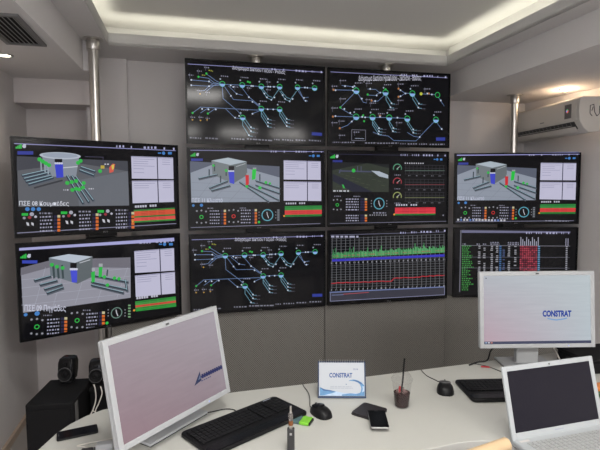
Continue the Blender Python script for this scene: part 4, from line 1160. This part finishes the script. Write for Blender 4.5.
# ------------------------------------------------------------------ speakers
sub = thing('subwoofer', 'tall black subwoofer cabinet standing behind the curved desk end', 'subwoofer', (-1.258, 2.492, 0), (0, 0, .12))
MB().box(-.118, .108, -.16, .165, FZ + .012, .60, BLKM).build('cabinet', sub, bevel=.008)
MB().box(-.104, .098, -.166, -.1605, .04, .57, BLKM).build('front_grille', sub, bevel=.002)
MB().box(.1085, .111, -.135, -.095, .48, .585, GREYM).build('control_strip', sub)
for x, y in ((-.09, -.12), (.09, -.12), (-.09, .08), (.09, .08)):
    MB().lathe([(.018, FZ + .001), (.016, FZ + .012)], BLK, 16, (x, y, 0)).build('foot', sub)
def satellite(label, x, y, z, yaw, h=.135, w=.088, d=.085):
    t = thing('speaker', label, 'speaker', (x, y, z), (0, 0, yaw), 'small satellite speakers')
    MB().prism(rounded_rect(w * .8, d * .8, .02), .001, .014, BLK).build('foot', t, bevel=.003)
    mb = MB()
    prof = [(.35, .0145), (.46, .02), (.5, h * .45), (.5, h * .8), (.44, h * .96), (.34, h)]
    P = rounded_rect(1, 1, .22, 5); n = len(P)
    vs = [(x_ * 2 * f * w, y_ * 2 * f * d + .02 * (zz / h), zz) for f, zz in prof for x_, y_ in P]
    fs = [tuple(range(n))[::-1], tuple((len(prof) - 1) * n + k for k in range(n))]
    for i in range(len(prof) - 1):
        for k in range(n): q = (k + 1) % n; fs.append((i * n + k, i * n + q, (i + 1) * n + q, (i + 1) * n + k))
    mb.raw(vs, fs, BLKG); mb.build('body', t, smooth=True)
    yf = -d / 2 + .010
    MB().lathe([(.034, 0), (.036, .003), (.031, .006), (.029, .004), (.018, -.004), (.012, -.002), (.001, .003)], BLKM, 28, cap=False).build('cone', t, (0, yf - .003, h * .40), (PI / 2 - .12, 0, 0), smooth=True)
    MB().lathe([(.0335, .0), (.0375, .0), (.0375, .004), (.0335, .004), (.0335, .0)], CHAR, 28, cap=False).build('ring', t, (0, yf - .003, h * .40), (PI / 2 - .12, 0, 0), smooth=True)
    MB().lathe([(.001, .005), (.009, .004), (.012, 0)], BLKG, 18, cap=False).build('tweeter', t, (0, yf + .004, h * .80), (PI / 2 - .1, 0, 0), smooth=True)
    return t
satellite('small black speaker standing on the subwoofer beside the back wall', -1.282, 2.610, .60, .05)
satellite('small black speaker standing nearest the tilted white monitor', -1.130, 2.63, .586, .25, .125, .078, .075)
eq = thing('equipment_box', 'dark box beside the subwoofer carrying the second small speaker', 'box', (-1.005, 2.665, 0), (0, 0, .12))
MB().box(-.145, .08, -.10, .12, FZ + .001, .562, BLKM).build('body', eq, bevel=.006)
MB().box(-.148, .083, -.103, .123, .5625, .584, BLKM).build('lid', eq, bevel=.004)
cb = MB()
cb.tube([(-1.100, 2.52, .62), (-1.085, 2.50, .60), (-1.080, 2.49, .55), (-1.090, 2.47, .50), (-1.110, 2.44, .45), (-1.105, 2.42, .38)], .0032, CREAMW, 8)
cb.tube([(-1.065, 2.52, .61), (-1.050, 2.50, .58), (-1.065, 2.49, .53), (-1.080, 2.48, .49), (-1.055, 2.45, .45), (-1.075, 2.42, .36)], .0032, CREAMW, 8)
cb.tube([(-1.090, 2.47, .50), (-1.055, 2.48, .475), (-1.025, 2.47, .49), (-1.005, 2.46, .47)], .0032, CREAMW, 8)
tag(cb.build('speaker_cable', smooth=True), 'tangled white cables hanging between the black subwoofer and white monitor', 'cable')

# ------------------------------------------------------------------ small things on the desk
ch_ = thing('charger_plug', 'white charger plug with cable below the pink-screened monitor', 'charger', (-.70, 1.672, DESK), (0, 0, .2))
MB().box(-.028, .030, -.016, .016, .001, .024, WHT).build('plug_body', ch_, bevel=.004)
MB().tube([(-.028, 0, .012), (-.05, .01, .003), (-.08, .03, .003), (-.10, .04, .003), (-.06, .052, .003), (-.02, .06, .003), (.02, .07, .003)], .0018, CREAMW, 8).build('cable', ch_)
lt_ = thing('lighter', 'dark purple lighter beside the white charger plug', 'lighter', (-.752, 1.655, DESK), (0, 0, .25))
MB().box(-.022, .016, -.009, .009, .001, .012, LEATHER).build('body', lt_, bevel=.003)
MB().box(.0165, .026, -.008, .008, .001, .011, DGREY).build('cap', lt_, bevel=.002)
rc = thing('audio_lead', 'thin dark cable with a red connector, behind the keyboard', 'cable', (.95, 2.44, DESK))
MB().tube([(-.04, .055, .0025), (-.01, .035, .0025), (.02, .005, .0025), (.05, -.05, .0025), (.075, -.11, .0025)], .0022, DGREY, 8).build('cord', rc)
MB().tube([(-.022, .006, .0045), (.018, -.002, .0045)], .004, RED, 10).build('connector', rc)
wc = MB().tube([(1.345, 2.60, DESK + .10), (1.36, 2.54, DESK + .05), (1.355, 2.46, DESK + .006), (1.345, 2.40, DESK + .005)], .004, CREAMW, 8).build('white_cable', smooth=True)
tag(wc, 'white cable hanging behind the white monitor with blue lettering', 'cable')
bx = thing('storage_box', 'low black box on the desk behind the open laptop', 'box', (1.56, 2.46, DESK), (0, 0, .15))
MB().box(-.17, .17, -.10, .12, .001, .058, BLKM).build('body', bx, bevel=.006)
MB().box(-.174, .174, -.104, .124, .0585, .075, BLKM).build('lid', bx, bevel=.004)
sp = thing('snack_packet', 'orange and green packet lying at the desk end past the laptop', 'packet', (1.335, 2.09, DESK), (0, 0, .2))
MB().box(-.035, .06, 0.0, .05, .001, .045, ORG).build('orange_wrapper', sp, bevel=.008)
MB().box(-.035, .06, -.052, -.001, .001, .028, mat('dark_green_wrap', (.06, .13, .05), .5)).build('green_wrapper', sp, bevel=.006)
pn = MB().box(1.30, 1.40, 1.93, 1.985, DESK + .001, DESK + .012, mat('pink_paper', (.62, .45, .45), .6)).build('notepad', bevel=.002)
tag(pn, 'small pink notepad at the desk end near the snack packet', 'notepad')

# ------------------------------------------------------------------ chair with a tan armrest
cy = .477
chair = thing('armchair', 'chair with a tan rounded armrest pulled up to the desk cut-out', 'chair', (.523, 1.185, 0), (0, 0, cy))
MB().box(-.23, .23, -.22, .22, .43, .47, DGREY).build('seat', chair, bevel=.012)
for s in (1, -1):
    MB().tube([(-.21, s * .262, .79), (-.05, s * .262, .798), (.10, s * .262, .800), (.245, s * .262, .800), (.300, s * .262, .800), (.314, s * .262, .800), (.319, s * .262, .800)], [.022] * 24 + [.022] * 6 + [.0225, .022, .021, .02, .018, .016] + [.012] * 1, TAN, 16, 6).build('armrest', chair, smooth=True)
    MB().box(.02, .05, s * .262 - .016, s * .262 + .016, .445, .785, DGREY).build('arm_post', chair, bevel=.004)
MB().box(.02, .05, -.262, .262, .415, .4295, DGREY).build('arm_rail', chair)
MB().box(-.25, -.225, -.20, .20, .50, .70, DGREY).build('backrest', chair, bevel=.01)
MB().box(-.25, -.232, -.04, .04, .42, .52, DGREY).build('back_bracket', chair)
for x, y in ((-.2, -.19), (.2, -.19), (-.2, .19), (.2, .19)):
    MB().lathe([(.012, FZ + .001), (.015, .4145)], GREYM, 14, (x, y, 0)).build('leg', chair, smooth=True)

# ------------------------------------------------------------------ camera and world
cam = bpy.data.cameras.new('camera'); co = bpy.data.objects.new('camera', cam); COL.objects.link(co)
pitch, roll, fpx = .0735, .0052, 487.05
F = Vector((0, math.cos(pitch), -math.sin(pitch))); U0 = Vector((0, math.sin(pitch), math.cos(pitch))); R0_ = Vector((1, 0, 0))
Rr = math.cos(roll) * R0_ - math.sin(roll) * U0; Uu = math.sin(roll) * R0_ + math.cos(roll) * U0
co.matrix_world = Matrix(((Rr.x, Uu.x, -F.x, 0), (Rr.y, Uu.y, -F.y, 0), (Rr.z, Uu.z, -F.z, 1.65), (0, 0, 0, 1)))
cam.sensor_width = 36; cam.lens = fpx * 36 / 600; cam.clip_start = .02
sc.camera = co
wd = bpy.data.worlds.new('world'); sc.world = wd; wd.use_nodes = True
wd.node_tree.nodes['Background'].inputs[0].default_value = (.05, .05, .05, 1)
wd.node_tree.nodes['Background'].inputs[1].default_value = .3
sc.view_settings.view_transform = 'Standard'; sc.view_settings.look = 'None'
sc.view_settings.exposure = 0.47; sc.view_settings.gamma = 1.0; sc.view_settings.use_curve_mapping = False
try: sc.cycles.use_denoising = True
except Exception: pass
